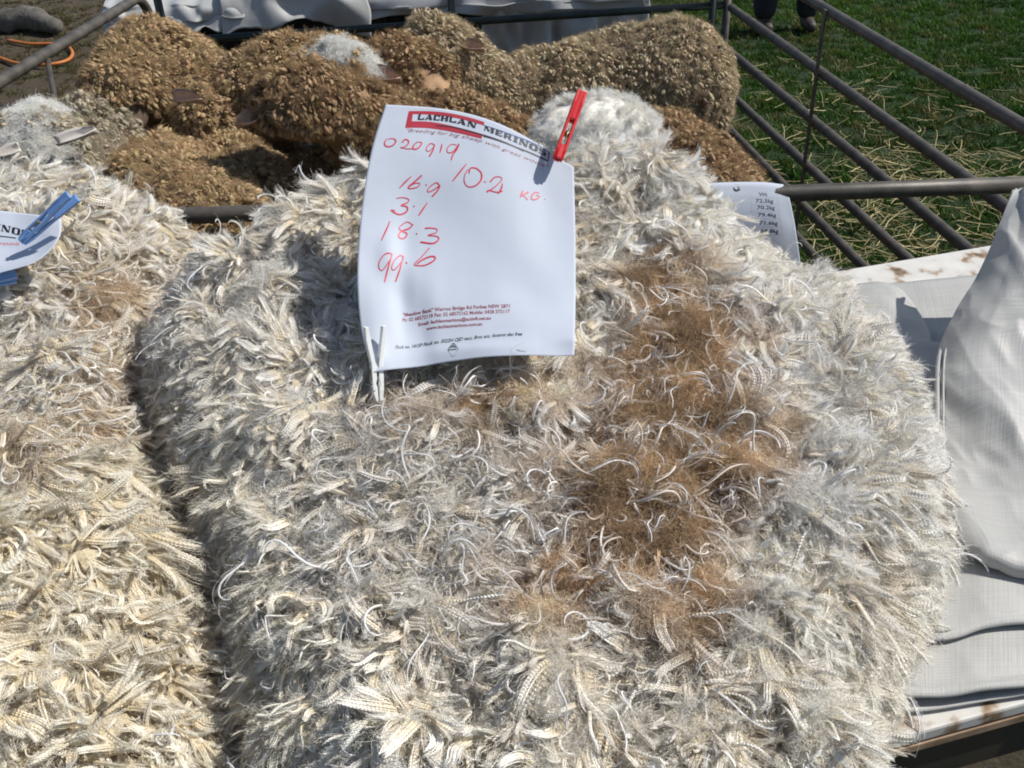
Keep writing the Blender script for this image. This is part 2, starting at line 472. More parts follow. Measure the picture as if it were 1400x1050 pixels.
# ------------------------------------------------------------------ the ground
def ground_material():
    m, nt, b, out = new_mat('paddock_ground')
    b.inputs['Roughness'].default_value = .95
    tc = N(nt, 'ShaderNodeTexCoord')
    nz = N(nt, 'ShaderNodeTexNoise'); nz.inputs['Scale'].default_value = 1.3; nz.inputs['Detail'].default_value = 8
    n2 = N(nt, 'ShaderNodeTexNoise'); n2.inputs['Scale'].default_value = 45; n2.inputs['Detail'].default_value = 8; n2.inputs['Roughness'].default_value = .75
    nt.links.new(tc.outputs['Object'], nz.inputs['Vector']); nt.links.new(tc.outputs['Object'], n2.inputs['Vector'])
    green = ramp(nt, [(.3, (.010, .022, .006)), (.7, (.022, .06, .010))])
    dirt = ramp(nt, [(.3, (.03, .022, .014)), (.5, (.075, .055, .032)), (.72, (.15, .115, .07))])
    nt.links.new(n2.outputs[0], green.inputs[0]); nt.links.new(n2.outputs[0], dirt.inputs[0])
    sp = N(nt, 'ShaderNodeSeparateXYZ'); nt.links.new(tc.outputs['Object'], sp.inputs[0])
    ad = N(nt, 'ShaderNodeMath', operation='ADD'); nt.links.new(sp.outputs[0], ad.inputs[0]); nt.links.new(nz.outputs[0], ad.inputs[1])
    r = ramp(nt, [(.0, (0, 0, 0)), (1, (1, 1, 1))])
    mr = N(nt, 'ShaderNodeMapRange'); mr.inputs[1].default_value = 1.2; mr.inputs[2].default_value = 1.75
    nt.links.new(ad.outputs[0], mr.inputs[0])
    mx = N(nt, 'ShaderNodeMix', data_type='RGBA')
    nt.links.new(mr.outputs[0], mx.inputs[0]); nt.links.new(dirt.outputs[0], mx.inputs[6]); nt.links.new(green.outputs[0], mx.inputs[7])
    nt.links.new(mx.outputs[2], b.inputs['Base Color'])
    bp = N(nt, 'ShaderNodeBump'); bp.inputs['Strength'].default_value = 1; bp.inputs['Distance'].default_value = .02
    nt.links.new(n2.outputs[0], bp.inputs['Height']); nt.links.new(bp.outputs[0], b.inputs['Normal'])
    return m
xs = np.concatenate([[-150, -60, -20], np.linspace(-8, 8, 80), [20, 60, 150]]); ys = np.concatenate([[-60, -20, -5], np.linspace(-2, 14, 90), [25, 60, 200]])
XX, YY = np.meshgrid(xs, ys)
gz = .018*fbm(np.stack([XX, YY], -1), 1.1, 4, 3)-.012
gnd = mesh_obj('ground', np.stack([XX.ravel(), YY.ravel(), gz.ravel()], 1), grid_faces(len(xs), len(ys)), ground_material())
tag(gnd, kind='structure')

C_grass = new_coll('grass_pieces')
for i in range(10):
    V, F, T, k = [], [], [], 0
    for j in range(34):
        h = rng.uniform(.25, 1)*.5; a = rng.uniform(0, 6.28); lean = rng.uniform(.1, .9)*h; r0 = rng.uniform(0, .5); ao = rng.uniform(0, 6.28)
        c = np.array([r0*math.cos(ao), r0*math.sin(ao), 0]); dr = np.array([math.cos(a), math.sin(a), 0]); sd_ = np.array([-dr[1], dr[0], 0])
        w = rng.uniform(.018, .034)
        for q, tt in enumerate((0, .4, .75, 1)):
            ct = c+dr*lean*tt**1.8+np.array([0, 0, h*tt*(1-.25*tt)]); ww = w*(1-tt)**.7
            V += [ct-sd_*ww, ct+sd_*ww]; T += [tt, tt]
            if q: F.append([k+2*q-2, k+2*q-1, k+2*q+1, k+2*q])
        k += 8
    proto(C_grass, 'g%02d' % i, V, F, T, M_blade)
def grass(n, x0, x1, y0, y1, name, tintf, dens=None, s0=.06, s1=.12):
    P = np.stack([rng.uniform(x0, x1, n), rng.uniform(y0, y1, n), np.zeros(n)], 1)
    if dens is not None:
        P = P[rng.uniform(0, 1, n) < dens(P)]
    n = len(P); P[:, 2] = .018*fbm(P[:, :2], 1.1, 4, 3)-.016
    a = rng.uniform(0, 6.28, n); X = np.stack([np.cos(a), np.sin(a), 0*a], 1); Z = np.tile([0, 0, 1.], (n, 1))+rng.normal(0, .12, (n, 3))
    t = tintf(P)
    return scatter(name, P, X, Z, rng.uniform(s0, s1, n), rng.integers(0, 10, n), t, t*.55, C_grass)
def greens(P):
    n = len(P); a = (vnoise(P[:, :2], 1.8, 4)*.5+.5)[:, None]; b_ = (vnoise(P[:, :2], 9, 8)*.5+.5)[:, None]
    c = np.array([.023, .066, .009])*(1-a)+np.array([.062, .14, .016])*a
    dry = sstep(b_[:, 0]+rng.normal(0, .25, n)+.15*np.exp(-((P[:, 0]-1.6)/.7)**2), .70, 1.1)[:, None]
    return (c*(1-dry)+np.array([.16, .15, .05])*dry)*rng.uniform(.7, 1.25, (n, 1))
tag(grass(15000, 1.0, 5.2, 1.5, 8.5, 'grass', greens), 'short green lawn grass outside the pen rails', 'grass')
def browns(P):
    n = len(P); return np.array([.13, .10, .05])*rng.uniform(.5, 1.3, (n, 1))+rng.uniform(0, .03, (n, 1))*[0, 1, 0]
tag(grass(3500, -4.5, -1.0, 2.6, 8, 'dry_grass', browns, None, .05, .11), 'dry brown trampled grass left of the pen', 'dry grass')
C_straw = new_coll('straw_pieces')
for i in range(8):
    s, p, th = spine(6, 1, rng.normal(0, .35), .2, rng)
    p[:, 2] += .02
    w = rng.uniform(.007, .016); side = np.stack([-np.sin(th), np.cos(th), 0*th], 1)
    V = np.concatenate([np.stack([p-side*w, p+side*w], 1).reshape(-1, 3), (p+[0, 0, w*1.3])]); F = []
    for q in range(5):
        F += [[2*q, 2*q+2, 12+q+1, 12+q], [2*q+1, 12+q, 12+q+1, 2*q+3], [2*q, 2*q+1, 2*q+3, 2*q+2]]
    proto(C_straw, 's%02d' % i, V, F, np.ones(len(V)), M_blade)
n = 24000
P = np.stack([rng.uniform(.9, 3.2, n), rng.uniform(1.3, 5.5, n), rng.uniform(.02, .075, n)], 1)
px, py = proj(P)
dd = np.exp(-((P[:, 0]-1.45-.05*(P[:, 1]-2))/.55)**2)*np.exp(-((P[:, 1]-2.8)/1.3)**2)*(.35+.65*sstep(vnoise(P[:, :2], 3, 21), -.3, .4))+.02
P = P[rng.uniform(0, 1, n) < dd*1.0]; n = len(P)
a = rng.vonmises(0.2, .6, n); X = np.stack([np.cos(a), np.sin(a), rng.normal(0, .18, n)], 1)
tt = np.array([.66, .58, .33])*rng.uniform(.4, 1.3, (n, 1))
tag(scatter('straw', P, X, np.tile([0, 0, 1.], (n, 1)), rng.uniform(.04, .16, n)*[1], rng.integers(0, 8, n), tt, tt, C_straw), 'loose yellow straw scattered on the lawn beside the pen', 'straw')

# ------------------------------------------------------------------ pen panels
def pipe(name, pts, r, mat, parent, sides=12):
    m = MB(); m.add(*tube(pts, r, sides)); return m.build(name, mat, parent)
def lin(a, b, n=2): a, b = np.array(a, float), np.array(b, float); return a+(b-a)*np.linspace(0, 1, n)[:, None]
RZ = [.85, .653, .486, .325, .181, .05]
sx = lambda y: 1.071-.132*(y-3.318)
p1 = empty('sheep_pen_panel', (sx(1.45), 1.45, 0))
tag(p1, 'long galvanised pen panel with six rails running away at right beside the straw', 'pen panel', 'galvanised panels of the sheep pen')
y0, y1 = 1.50, 4.22
for i, z in enumerate(RZ):
    pts = lin((sx(y0), y0, z), (sx(y1), y1, z), 24)
    if i == 0:   # rounded top corner
        c = [(sx(y1)-.0, y1+.05*math.sin(t), z-.05*(1-math.cos(t))) for t in np.linspace(.2, math.pi/2, 6)]
        pts = np.concatenate([pts, c])
    pts[:, 0] += .002*np.sin(pts[:, 1]*2+i)
    pipe('rail', pts, .0165, M_rail, p1)
pipe('post', lin((sx(4.27), 4.27, .80), (sx(4.27), 4.27, .01)), .016, M_rail, p1)
pipe('post', lin((sx(1.5), 1.5, .867), (sx(1.5), 1.5, .01)), .016, M_rail, p1)
MB().add(*box((sx(3.318)-.019, 3.318, .445), (.006, .026, .83))).build('brace', M_rail, p1, False, .001)
p2 = empty('sheep_pen_panel', (-.2, 1.93, 0))
tag(p2, 'galvanised front pen panel whose top rail shows between fleece and right edge', 'pen panel', 'galvanised panels of the sheep pen')
for i, z in enumerate(RZ):
    pipe('rail', lin((-1.46, 1.935, z), (1.24, 1.915, z), 6), .0175, M_rail, p2)
    if i == 0: pass
for x in (-1.46, 1.24, -.1):
    pipe('post', lin((x, 1.93 if x > -1 and x < 1 else 1.925, .835), (x, 1.93, .01)), .014, M_rail, p2)
p3 = empty('sheep_pen_panel', (-.1, 4.25, 0))
tag(p3, 'dark pen panel across the back behind the sheep, in front of the covered table', 'pen panel', 'galvanised panels of the sheep pen')
for z in RZ:
    pipe('rail', lin((-1.30, 4.05, z), (.93, 4.27, z), 6), .0155, M_raildark, p3)
for x, y in ((-1.30, 4.05), (.885, 4.262), (-.18, 4.16)):
    pipe('post', lin((x, y, .85), (x, y, .01)), .016, M_raildark, p3)
p4 = empty('sheep_pen_panel', (-1.45, 2.9, 0))
tag(p4, 'galvanised pen panel at left with slanted brace above the bare dirt', 'pen panel', 'galvanised panels of the sheep pen')
A, B = np.array(PZ(0, 112, .85)), np.array(PZ(180, 2, .85))
D = (B-A)/np.linalg.norm(B-A)
pts = lin(A-D*1.05, B+D*.02, 14)
cor = [B+D*(.02+.10*math.sin(t))+np.array([0, 0, -.10*(1-math.cos(t))]) for t in np.linspace(.2, math.pi/2, 8)]
pipe('rail', np.concatenate([pts, cor, [cor[-1]-np.array([0, 0, .75])]]), .0175, M_rail, p4)
q = PY(42, 84, (A+D*.25)[1]); pipe('brace', lin(A+D*.28-np.array([0, 0, .01]), PY(82, 172, 2.85), 4), .009, M_rail, p4)
for z in (.05,):
    pipe('rail', lin(A-D*1.05-np.array([0, 0, .8]), B+D*.1-np.array([0, 0, .8]), 6), .014, M_rail, p4)
pipe('post', lin(A-D*1.05, (A-D*1.05)*[1, 1, 0]), .016, M_rail, p4)

# things on the ground at left
o = pipe('pole', lin(PZ(75, 162, .42), PZ(118, 122, .42), 6), .010, simple('pole_paint', (.62, .60, .55), .5, 0, (.50, .17, .08), 7), None)
tag(o, 'short white and orange pole lying slantwise behind the left pen brace', 'pole')
cp = [PZ(x, y, .02) for x, y in ((10, 55), (40, 60), (68, 60), (90, 62), (99, 72), (93, 82), (70, 88), (45, 88), (20, 86), (-10, 76), (-40, 70))]
cp = catmull(np.array(cp), np.linspace(0, 10, 60))
o = pipe('cord', cp, .011, M_orange, None, 6); tag(o, 'orange cord looped on the dirt at far left', 'cord')
ln = PZ(-60, 152, .03); l2 = PZ(90, 140, .03)
o = pipe('stick', lin(ln, l2, 5)+rng.normal(0, .012, (5, 3)), [.014, .016, .013, .012, .008], simple('dead_wood', (.03, .025, .02), .9, 0, (.07, .06, .05), 30, .003, 60), None)
tag(o, 'dark stick lying on the dirt below the orange cord', 'stick')
for (x, y, r_, L_, lab) in ((18, 28, .075, .34, 'grey weathered log on the dirt at the far left corner'),):
    c = PZ(x, y, r_)
    s_ = np.linspace(-1, 1, 14); pts = np.stack([c[0]+s_*L_, c[1]+s_*-.12+.03*np.sin(s_*4), c[2]+.015*np.sin(s_*5)], 1)
    o = pipe('log', pts, r_*(1-.35*np.abs(s_)**3)*(1+.12*rng.normal(0, 1, 14)), simple('grey_wood', (.07, .065, .055), .95, 0, (.16, .15, .13), 12, .01, 40), None, 14)
    tag(o, lab, 'log')

# ------------------------------------------------------------------ covered table behind the pen
ft = empty('covered_table', (-.3, 5.0, 0))
tag(ft, 'low table draped with a white sheet behind the pen at the top of the view', 'table')
m_dark = simple('dark_timber', (.02, .018, .016), .9, 0, (.035, .03, .025), 20)
fe = [PY(125, 42, 4.45), PY(880, 22, 4.75)]
xL, xR = fe[0][0], fe[1][0]
zt = .64
MB().add(*box(((xL+xR)/2, 5.10, zt-.02), (xR-xL-.06, .92, .03))).build('table_top', m_dark, ft, False, .002)
for x in (xL+.15, (xL+xR)/2, xR-.15):
    for y in (4.72, 5.45):
        MB().add(*box((x, y, (zt-.04)/2), (.05, .05, zt-.04))).build('leg', m_dark, ft, False, .002)
MB().add(*box(((xL+xR)/2+.0, 5.50, .32), (xR-xL-.1, .02, .58))).build('back_board', m_dark, ft, False, .002)
# sheet: top, roll over the front edge, skirt
def drape(x0, x1, yb, yf, zt, drop, name, n=7, seed=0, amp=.02, par=ft, mat=M_sheet):
    r = np.random.default_rng(seed); rows = []
    xs_ = np.linspace(x0, x1, n*2)
    for (y, z, k) in ((yb, zt, .1), ((yb+yf)/2, zt+.015, .6), (yf+.08, zt+.01, .8), (yf, zt-.01, .6), (yf-.02, zt-.06, .6), (yf-.015, zt-drop*.5, 1), (yf-.01, zt-drop, 1.4)):
        rows.append([(x+r.normal(0, .01), y+k*r.normal(0, amp), z+k*r.normal(0, amp*.35)) for x in xs_])
    G = np.array(rows)
    return patch(name, G, 120, 60, mat, par, .002, .005, 7, seed)
drape(xL, PY(335, 30, 4.6)[0], 5.55, 4.60, zt+.02, .10, 'sheet', 6, 3, .02)
drape(PY(500, 30, 4.6)[0], xR-.02, 5.55, 4.62, zt+.03, .10, 'sheet', 7, 5, .015)
drape(PY(655, 30, 4.6)[0], xR, 4.9, 4.66, zt-.0, .34, 'skirt', 9, 11, .03)
drape(xL-.02, xL+.16, 4.9, 4.64, zt+.0, .30, 'skirt', 3, 12, .02)
# bundled wool packs on the table, grey green
wp = empty('wool_bag', PZ(400, 15, .66)); tag(wp, 'pale grey cloth bag slumped on the covered table left of centre', 'bag')
G = []
for v_, (y, z) in enumerate(((5.2, .70), (5.0, .80), (4.78, .82), (4.62, .76), (4.57, .66), (4.58, .57))):
    G.append([(x+rng.normal(0, .008), y+rng.normal(0, .015), z+rng.normal(0, .016)-.05*abs((i-3)/3)**2) for i, x in enumerate(np.linspace(PY(305, 20, 4.6)[0], PY(505, 30, 4.6)[0], 7))])
patch('bag_cloth', G, 70, 50, M_sheet, wp, .003, .014, 9, 77)

# ------------------------------------------------------------------ person standing far off, only the lower legs are in view
def skin_figure(name, verts, edges, radii, mat, parent):
    me = bpy.data.meshes.new(name); me.from_pydata([tuple(v) for v in verts], edges, []); 
    o = bpy.data.objects.new(name, me); link(o)
    m = o.modifiers.new('skin', 'SKIN'); m2 = o.modifiers.new('sub', 'SUBSURF'); m2.levels = m2.render_levels = 2
    for i, r in enumerate(radii): me.skin_vertices[0].data[i].radius = (r, r) if np.isscalar(r) else r
    me.skin_vertices[0].data[0].use_root = True
    dg = bpy.context.evaluated_depsgraph_get(); ev = o.evaluated_get(dg)
    me2 = bpy.data.meshes.new_from_object(ev); me2.name = name
    o.modifiers.clear(); o.data = me2; me2.materials.clear(); me2.materials.append(mat); me2.shade_smooth(); o.parent = parent
    return o
pc = PZ(1072, 40, 0)
pe = empty('person', pc); tag(pe, 'standing person in dark trousers on the lawn, seen only below the knee', 'person')
hx = .13
body = [(0, 0, .98), (0, 0, 1.15), (0, 0, 1.35), (0, .01, 1.47), (0, .01, 1.55), (0, -.01, 1.66), (.18, 0, 1.42), (.25, 0, 1.15), (.26, -.05, .92), (-.18, 0, 1.42), (-.25, 0, 1.15), (-.26, -.05, .92)]
M_shirt = simple('person_shirt', (.12, .16, .22), .8); M_trous = simple('dark_trousers', (.014, .015, .02), .85, 0, (.03, .03, .035), 9, .004, 20)
skin_figure('body', body, [(0, 1), (1, 2), (2, 3), (3, 4), (4, 5), (2, 6), (6, 7), (7, 8), (2, 9), (9, 10), (10, 11)], [.15, .14, .16, .07, .06, .10, .07, .045, .035, .07, .045, .035], M_shirt, pe)
skin_figure('trousers', [(0, 0, 1.0), (hx*.7, 0, .86), (hx, -.01, .5), (hx, .01, .045), (-hx*.7, 0, .86), (-hx, -.01, .5), (-hx, .01, .045)], [(0, 1), (1, 2), (2, 3), (0, 4), (4, 5), (5, 6)], [.15, .10, .085, .075, .10, .085, .075], M_trous, pe)
for s_ in (-1, 1):
    skin_figure('boot', [(s_*hx, .04, .05), (s_*hx, -.05, .045), (s_*hx, -.15, .035), (s_*hx, .03, .12)], [(0, 1), (1, 2), (0, 3)], [.045, .042, .032, .05], M_boot, pe)

# ------------------------------------------------------------------ sheep
C_tuft = new_coll('tuft_pieces')
def ico(sub=2):
    import bmesh
    bm = bmesh.new(); bmesh.ops.create_icosphere(bm, subdivisions=sub, radius=1)
    V = np.array([v.co[:] for v in bm.verts]); F = [[v.index for v in f.verts] for f in bm.faces]; bm.free(); return V, F
IV, IF = ico(2)
for i in range(14):
    # a bunch of 3 blunt wool tips, X is outwards
    V, F, T, k = [], [], [], 0
    for j in range(3):
        w = rng.uniform(.34, .50)
        v = IV*np.array([.85, w, w*rng.uniform(.75, 1.1)])
        d = vnoise(IV*1.0+i*7+j*3, 2.2, i+j); v = v*(1+.34*d[:, None]+.16*vnoise(IV*1.0+i*3+j, 5.5, i+j+9)[:, None])
        v[:, 1] *= 1-.35*sstep(v[:, 0], 0, .9); v[:, 2] *= 1-.35*sstep(v[:, 0], 0, .9)
        v = v+[0.2+rng.uniform(-.15, .2), rng.normal(0, .42), rng.normal(0, .42)]
        V.append(v); F += [[a+k for a in f] for f in IF]; k += len(v); T.append(np.clip((v[:, 0]+.4)/1.4, 0, 1))
    for j in range(16):
        m = 4; s = np.linspace(0, 1, m)[:, None]; c = rng.normal(0, .5, 3)*[.6, 1, 1]
        q = c+np.array([1, 0, 0])*s*rng.uniform(.7, 1.25)+rng.normal(0, .45, 3)*s**2
        v, f = tube(q, .016, 3, False); V.append(v); F += [[a+k for a in g] for g in f]; k += len(v); T.append(np.ones(len(v)))
    proto(C_tuft, 't%02d' % i, np.concatenate(V), F, np.concatenate(T), M_tuft)

for i in range(14, 26):   # short crimped locks, blunt
    V, F, T = make_staple(rng, width=rng.uniform(.35, .6), strands=8, crimps=int(rng.integers(3, 6)), amp=.05, rad=.075, bend=rng.normal(0, .5), wig=.3, per=6, taper=rng.uniform(.5, .9), blunt=.75, fuzz=0)
    V = V*1.15-[.25, 0, 0]
    proto(C_tuft, 't%02d' % i, V, F, np.clip(T, 0, 1), M_tuft)

for i in range(26, 32):   # loose fibre ends
    V, F, T = make_fluff(rng, 44, .5, .0095)
    proto(C_tuft, 't%02d' % i, V, F, T*0+.8, M_tuft)

def remesh_balls(balls, voxel, smooth=8):
    """balls (c, r) -> one closed skin as V, F"""
    m = MB()
    for c, r in balls: m.add(IV*np.asarray(r)+np.asarray(c), IF)
    o = mesh_obj('tmp', np.concatenate(m.V), m.F, None)
    a = o.modifiers.new('r', 'REMESH'); a.mode = 'VOXEL'; a.voxel_size = voxel
    b_ = o.modifiers.new('s', 'SMOOTH'); b_.iterations = smooth; b_.factor = .6
    dg = bpy.context.evaluated_depsgraph_get(); me = bpy.data.meshes.new_from_object(o.evaluated_get(dg))
    V = np.empty(len(me.vertices)*3); me.vertices.foreach_get('co', V); V = V.reshape(-1, 3)
    F = [list(p.vertices) for p in me.polygons]
    bpy.data.objects.remove(o); bpy.data.meshes.remove(me)
    return V, F
def chain(pts, n=6):
    """pts (x,y,z,r) -> interpolated balls"""
    P = np.array(pts, float)
    if len(P) == 1: return [(P[0][:3], P[0][3])]
    t = np.linspace(0, len(P)-1, (len(P)-1)*n+1); Q = catmull(P, t)
    return [(q[:3], max(q[3], .01)) for q in Q]
def pxc(lst):   # (px,py,y,r) -> world; ('top', px, py, height of the back, r)
    return [((*(PZ(q[1], q[2], q[3])-np.array([0, 0, q[4]])), q[4]) if q[0] == 'top' else (*PY(q[0], q[1], q[2]), q[3])) for q in lst]
def tri_sample(V, F, n, mask=None):
    T = []
    for f in F:
        for i in range(1, len(f)-1): T.append((f[0], f[i], f[i+1]))
    T = np.array(T)
    if mask is not None: T = T[mask[T].min(1) > .5]
    A, B, C = V[T[:, 0]], V[T[:, 1]], V[T[:, 2]]
    nn = np.cross(B-A, C-A); ar = np.linalg.norm(nn, axis=1); nn /= ar[:, None]+1e-12
    i = rng.choice(len(T), n, p=ar/ar.sum()); a = rng.uniform(0, 1, n); b_ = rng.uniform(0, 1, n)
    k = a+b_ > 1; a[k] = 1-a[k]; b_[k] = 1-b_[k]
    return A[i]+(B-A)[i]*a[:, None]+(C-A)[i]*b_[:, None], nn[i], ar.sum()/2
def ear_mesh(base, direction, L, W, parent, mat, up=(0, 0, 1), curl=.3):
    d = np.array(direction, float); d /= np.linalg.norm(d); u = np.array(up, float); u = u-d*np.dot(u, d); u /= np.linalg.norm(u); s = np.cross(d, u)
    nu, nv = 11, 9; V = []
    for side in (1, -1):
        for j in range(nv):
            for i in range(nu):
                t = i/(nu-1); w = W*math.sin(math.pi*min(1, .18+.82*t)**.9)**.8*(1 if t < 1 else 0)+.002
                a = (j/(nv-1)-.5)*2
                V.append(np.array(base)+d*L*t+s*w*a*.5+u*(curl*W*(a*a-.4)+side*.0025-.15*L*t*t))
    k = nu*nv; F = grid_faces(nu, nv)+[[a+k for a in f[::-1]] for f in grid_faces(nu, nv)]
    rim = [i for i in range(nu)]+[j*nu+nu-1 for j in range(1, nv)]+[(nv-1)*nu+i for i in range(nu-2, -1, -1)]+[j*nu for j in range(nv-2, 0, -1)]
    for a, b_ in zip(rim, rim[1:]+rim[:1]): F.append([b_, a, a+k, b_+k])
    return mesh_obj('ear', V, F, mat, parent, True, False)
M_ear = simple('ear_skin', (.34, .22, .15), .7, 0, (.48, .33, .24), 40)
M_earw = simple('white_ear', (.55, .50, .45), .7, 0, (.68, .63, .58), 30)

def sheep(label, wool, face, legs, ears, tint, facec, tuft=.0145, wn=1.0, whitehead=None):
    allb = chain(pxc(wool[0]))
    base = np.mean([b[0] for b in allb], 0); base = np.array([base[0], base[1], 0])
    root = empty('sheep', base); tag(root, label, 'sheep', 'merino sheep crowded in the pen')
    for w in wool[1:]: allb += chain(pxc(w))
    fb = []
    for f in face: fb += chain(pxc(f))
    lb = []
    for (x, y, y_) in legs:
        t = PY(x, y, y_); lb += chain([(t[0], t[1], .42, .075), (t[0], t[1]+.01, .28, .036), (t[0], t[1]-.01, .12, .026), (t[0], t[1], .045, .032)], 8)
        allb.append((np.array([t[0], t[1], .48]), .12))
    V, F = remesh_balls(allb+fb+lb, .014, 7)
    # low lumps and neck folds of the fleece
    cf = np.array([b[0] for b in fb]) if fb else np.zeros((1, 3))-9
    rf = np.array([b[1] for b in fb]) if fb else np.zeros(1)
    dface = np.min(np.linalg.norm(V[:, None]-cf[None], axis=2)-rf[None], 1) if fb else np.full(len(V), 9.)
    woolm = (dface > .018) & (V[:, 2] > .33)
    # bare skin wherever a face ball wins over the wool balls
    cw = np.array([b[0] for b in allb]); rw = np.array([b[1] if np.isscalar(b[1]) else max(b[1]) for b in allb])
    dw = np.min(np.linalg.norm(V[:, None]-cw[None], axis=2)-rw[None], 1)
    woolm |= (dw < dface-.004) & (V[:, 2] > .33)
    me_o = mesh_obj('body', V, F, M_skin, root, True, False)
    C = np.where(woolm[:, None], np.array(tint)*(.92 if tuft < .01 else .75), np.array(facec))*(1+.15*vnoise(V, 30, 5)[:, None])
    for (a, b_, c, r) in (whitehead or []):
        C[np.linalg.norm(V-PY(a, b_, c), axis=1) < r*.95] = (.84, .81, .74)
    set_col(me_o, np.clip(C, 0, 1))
    P, nn, area = tri_sample(V, F, 10, woolm)
    n = int(area/(tuft**2)*2.3*wn)
    n = int(n*1.25); P, nn, area = tri_sample(V, F, n, woolm)
    keep = (nn[:, 2] > -.45); P, nn = P[keep], nn[keep]
    for (a, b_, c, r) in (whitehead or []):
        w = np.where(np.linalg.norm(P-PY(a, b_, c), axis=1) < r)[0]; w = np.tile(w, 7)
        P = np.concatenate([P, P[w]+rng.normal(0, .005, (len(w), 3))]); nn = np.concatenate([nn, nn[w]])
    n = len(P)
    lump = fbm(P, 9, 2, 3)
    # vertical partings between staples rows
    X = nn*.8+np.array([0, 0, -.55])+rng.normal(0, .20, (n, 3)); X += .25*np.stack([vnoise(P, 14, 1), vnoise(P, 14, 2), vnoise(P, 14, 3)], 1)
    sc = tuft*rng.uniform(.50, 1.0, n)*(1+.2*lump)
    P = P+nn*np.clip(.004+.010*lump[:, None]+.010*fbm(P*[1, 1, .28], 36, 1, 31)[:, None]-.004*np.abs(vnoise(P, 12, 71))[:, None]+.004+.006*vnoise(P, 62, 88)[:, None], 0, .04)
    t = np.array(tint)*(1+.14*vnoise(P, 25, 9)[:, None]+.12*vnoise(P, 5, 6)[:, None])*rng.uniform(.86, 1.12, (n, 1))
    t = t*(1+rng.normal(0, .03, (n, 3)))
    white = np.zeros(n, bool)
    if whitehead is not None:
        for (a, b_, c, r) in whitehead:
            q = PY(a, b_, c); w = (np.linalg.norm(P-q, axis=1) < r)
            white |= w
    fuzzcol = np.where(white[:, None], np.array([.96, .94, .88]), t*1.2)
    if tuft < .01: white[:] = True; fuzzcol = np.tile([.96, .94, .88], (n, 1))
    pick = np.where(white, rng.uniform(0, 1, n) < (.10 if tuft < .01 else .22), rng.uniform(0, 1, n) < .20)
    k = pick.sum(); scatter('wool_fuzz', P[pick]+nn[pick]*np.where(white[pick], rng.uniform(0, .006, k), rng.uniform(.003, .010, k))[:, None], X[pick]+rng.normal(0, .8, (k, 3)), nn[pick], rng.uniform(.014, .026, k), rng.integers(26, 32, k), np.clip(fuzzcol[pick]*rng.uniform(.88, 1.1, (k, 1)), 0, .95), np.clip(fuzzcol[pick], 0, .95), C_tuft, root)
    kp = ~white
    if kp.sum(): P, X, sc, t, nn = P[kp], X[kp], sc[kp], t[kp], nn[kp]; n = len(P)
    if tuft < .01: P, X, sc, t = P[:1], X[:1], sc[:1], t[:1]; n = 1
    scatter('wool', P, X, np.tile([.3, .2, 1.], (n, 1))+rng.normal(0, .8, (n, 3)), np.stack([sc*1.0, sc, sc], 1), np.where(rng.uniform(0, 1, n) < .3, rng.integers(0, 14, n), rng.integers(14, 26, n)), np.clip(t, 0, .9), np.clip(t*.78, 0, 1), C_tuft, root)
    for (bx, by, byy, tx, ty, tyy, W, white) in ears:
        a, b_ = PY(bx, by, byy), PY(tx, ty, tyy); L = np.linalg.norm(b_-a)
        ear_mesh(a, b_-a, L, W*.8, root, M_earw if white else M_ear, up=(0, -.5, .8), curl=.55)
    return root
TAN = (.41, .29, .16); GREY = (.45, .36, .235); RUST = (.35, .235, .13)
FACE = (.30, .19, .13); FACEW = (.62, .58, .52)
sheep('big pale woolled sheep side on at the back right, head turned left',
      [[(915, 120, 3.15, .205), (850, 132, 3.15, .20), (780, 146, 3.12, .185), (725, 152, 3.1, .165), (675, 140, 3.05, .125), (640, 110, 3.0, .105), (612, 80, 2.95, .10), (592, 66, 2.9, .088)]],
      [[(575, 85, 2.86, .06), (560, 105, 2.83, .045)]], [(900, 200, 3.2), (940, 200, 3.1), (740, 200, 3.2), (760, 200, 3.05)],
      [(632, 62, 2.86, 662, 66, 2.84, .045, 0)], GREY, FACE)
sheep('sheep with tan bare cheek facing left just above the sign, below the taller head',
      [[(690, 260, 2.5, .18), (640, 220, 2.55, .16), (590, 175, 2.65, .12), (565, 125, 2.74, .090), (560, 98, 2.76, .085), (535, 84, 2.78, .07)], [(540, 120, 2.70, .05)], [(600, 105, 2.72, .05)]],
      [[(588, 122, 2.70, .050), (600, 138, 2.63, .040), (608, 155, 2.58, .034)]], [(690, 260, 2.6), (640, 260, 2.5), (730, 260, 2.4)], [], RUST, (.42, .27, .16))
sheep('large woolly sheep at upper left with its head bent down',
      [[(230, 120, 3.2, .185), (260, 145, 3.05, .17), (300, 170, 2.95, .13)], [(215, 110, 3.1, .17), (185, 120, 2.95, .125), (165, 132, 2.85, .10)], [(285, 165, 2.85, .09)]],
      [[(182, 158, 2.80, .048), (170, 174, 2.75, .040), (160, 188, 2.71, .032)]], [(280, 220, 3.1), (230, 220, 3.2), (180, 220, 3.2)],
      [(236, 134, 2.70, 276, 134, 2.66, .05, 0)], TAN, (.13, .095, .07))
sheep('sheep at front left with its broad curly brown back to the fleeces',
      [[('top', 205, 195, .80, .13), ('top', 222, 210, .835, .17), ('top', 245, 235, .85, .19), ('top', 268, 262, .845, .19), ('top', 285, 290, .82, .17)], [('top', 310, 190, .80, .11), ('top', 330, 215, .80, .12)]],
      [], [(190, 330, 2.45), (280, 330, 2.45), (220, 330, 2.1), (310, 330, 2.1)], [], TAN, FACE)
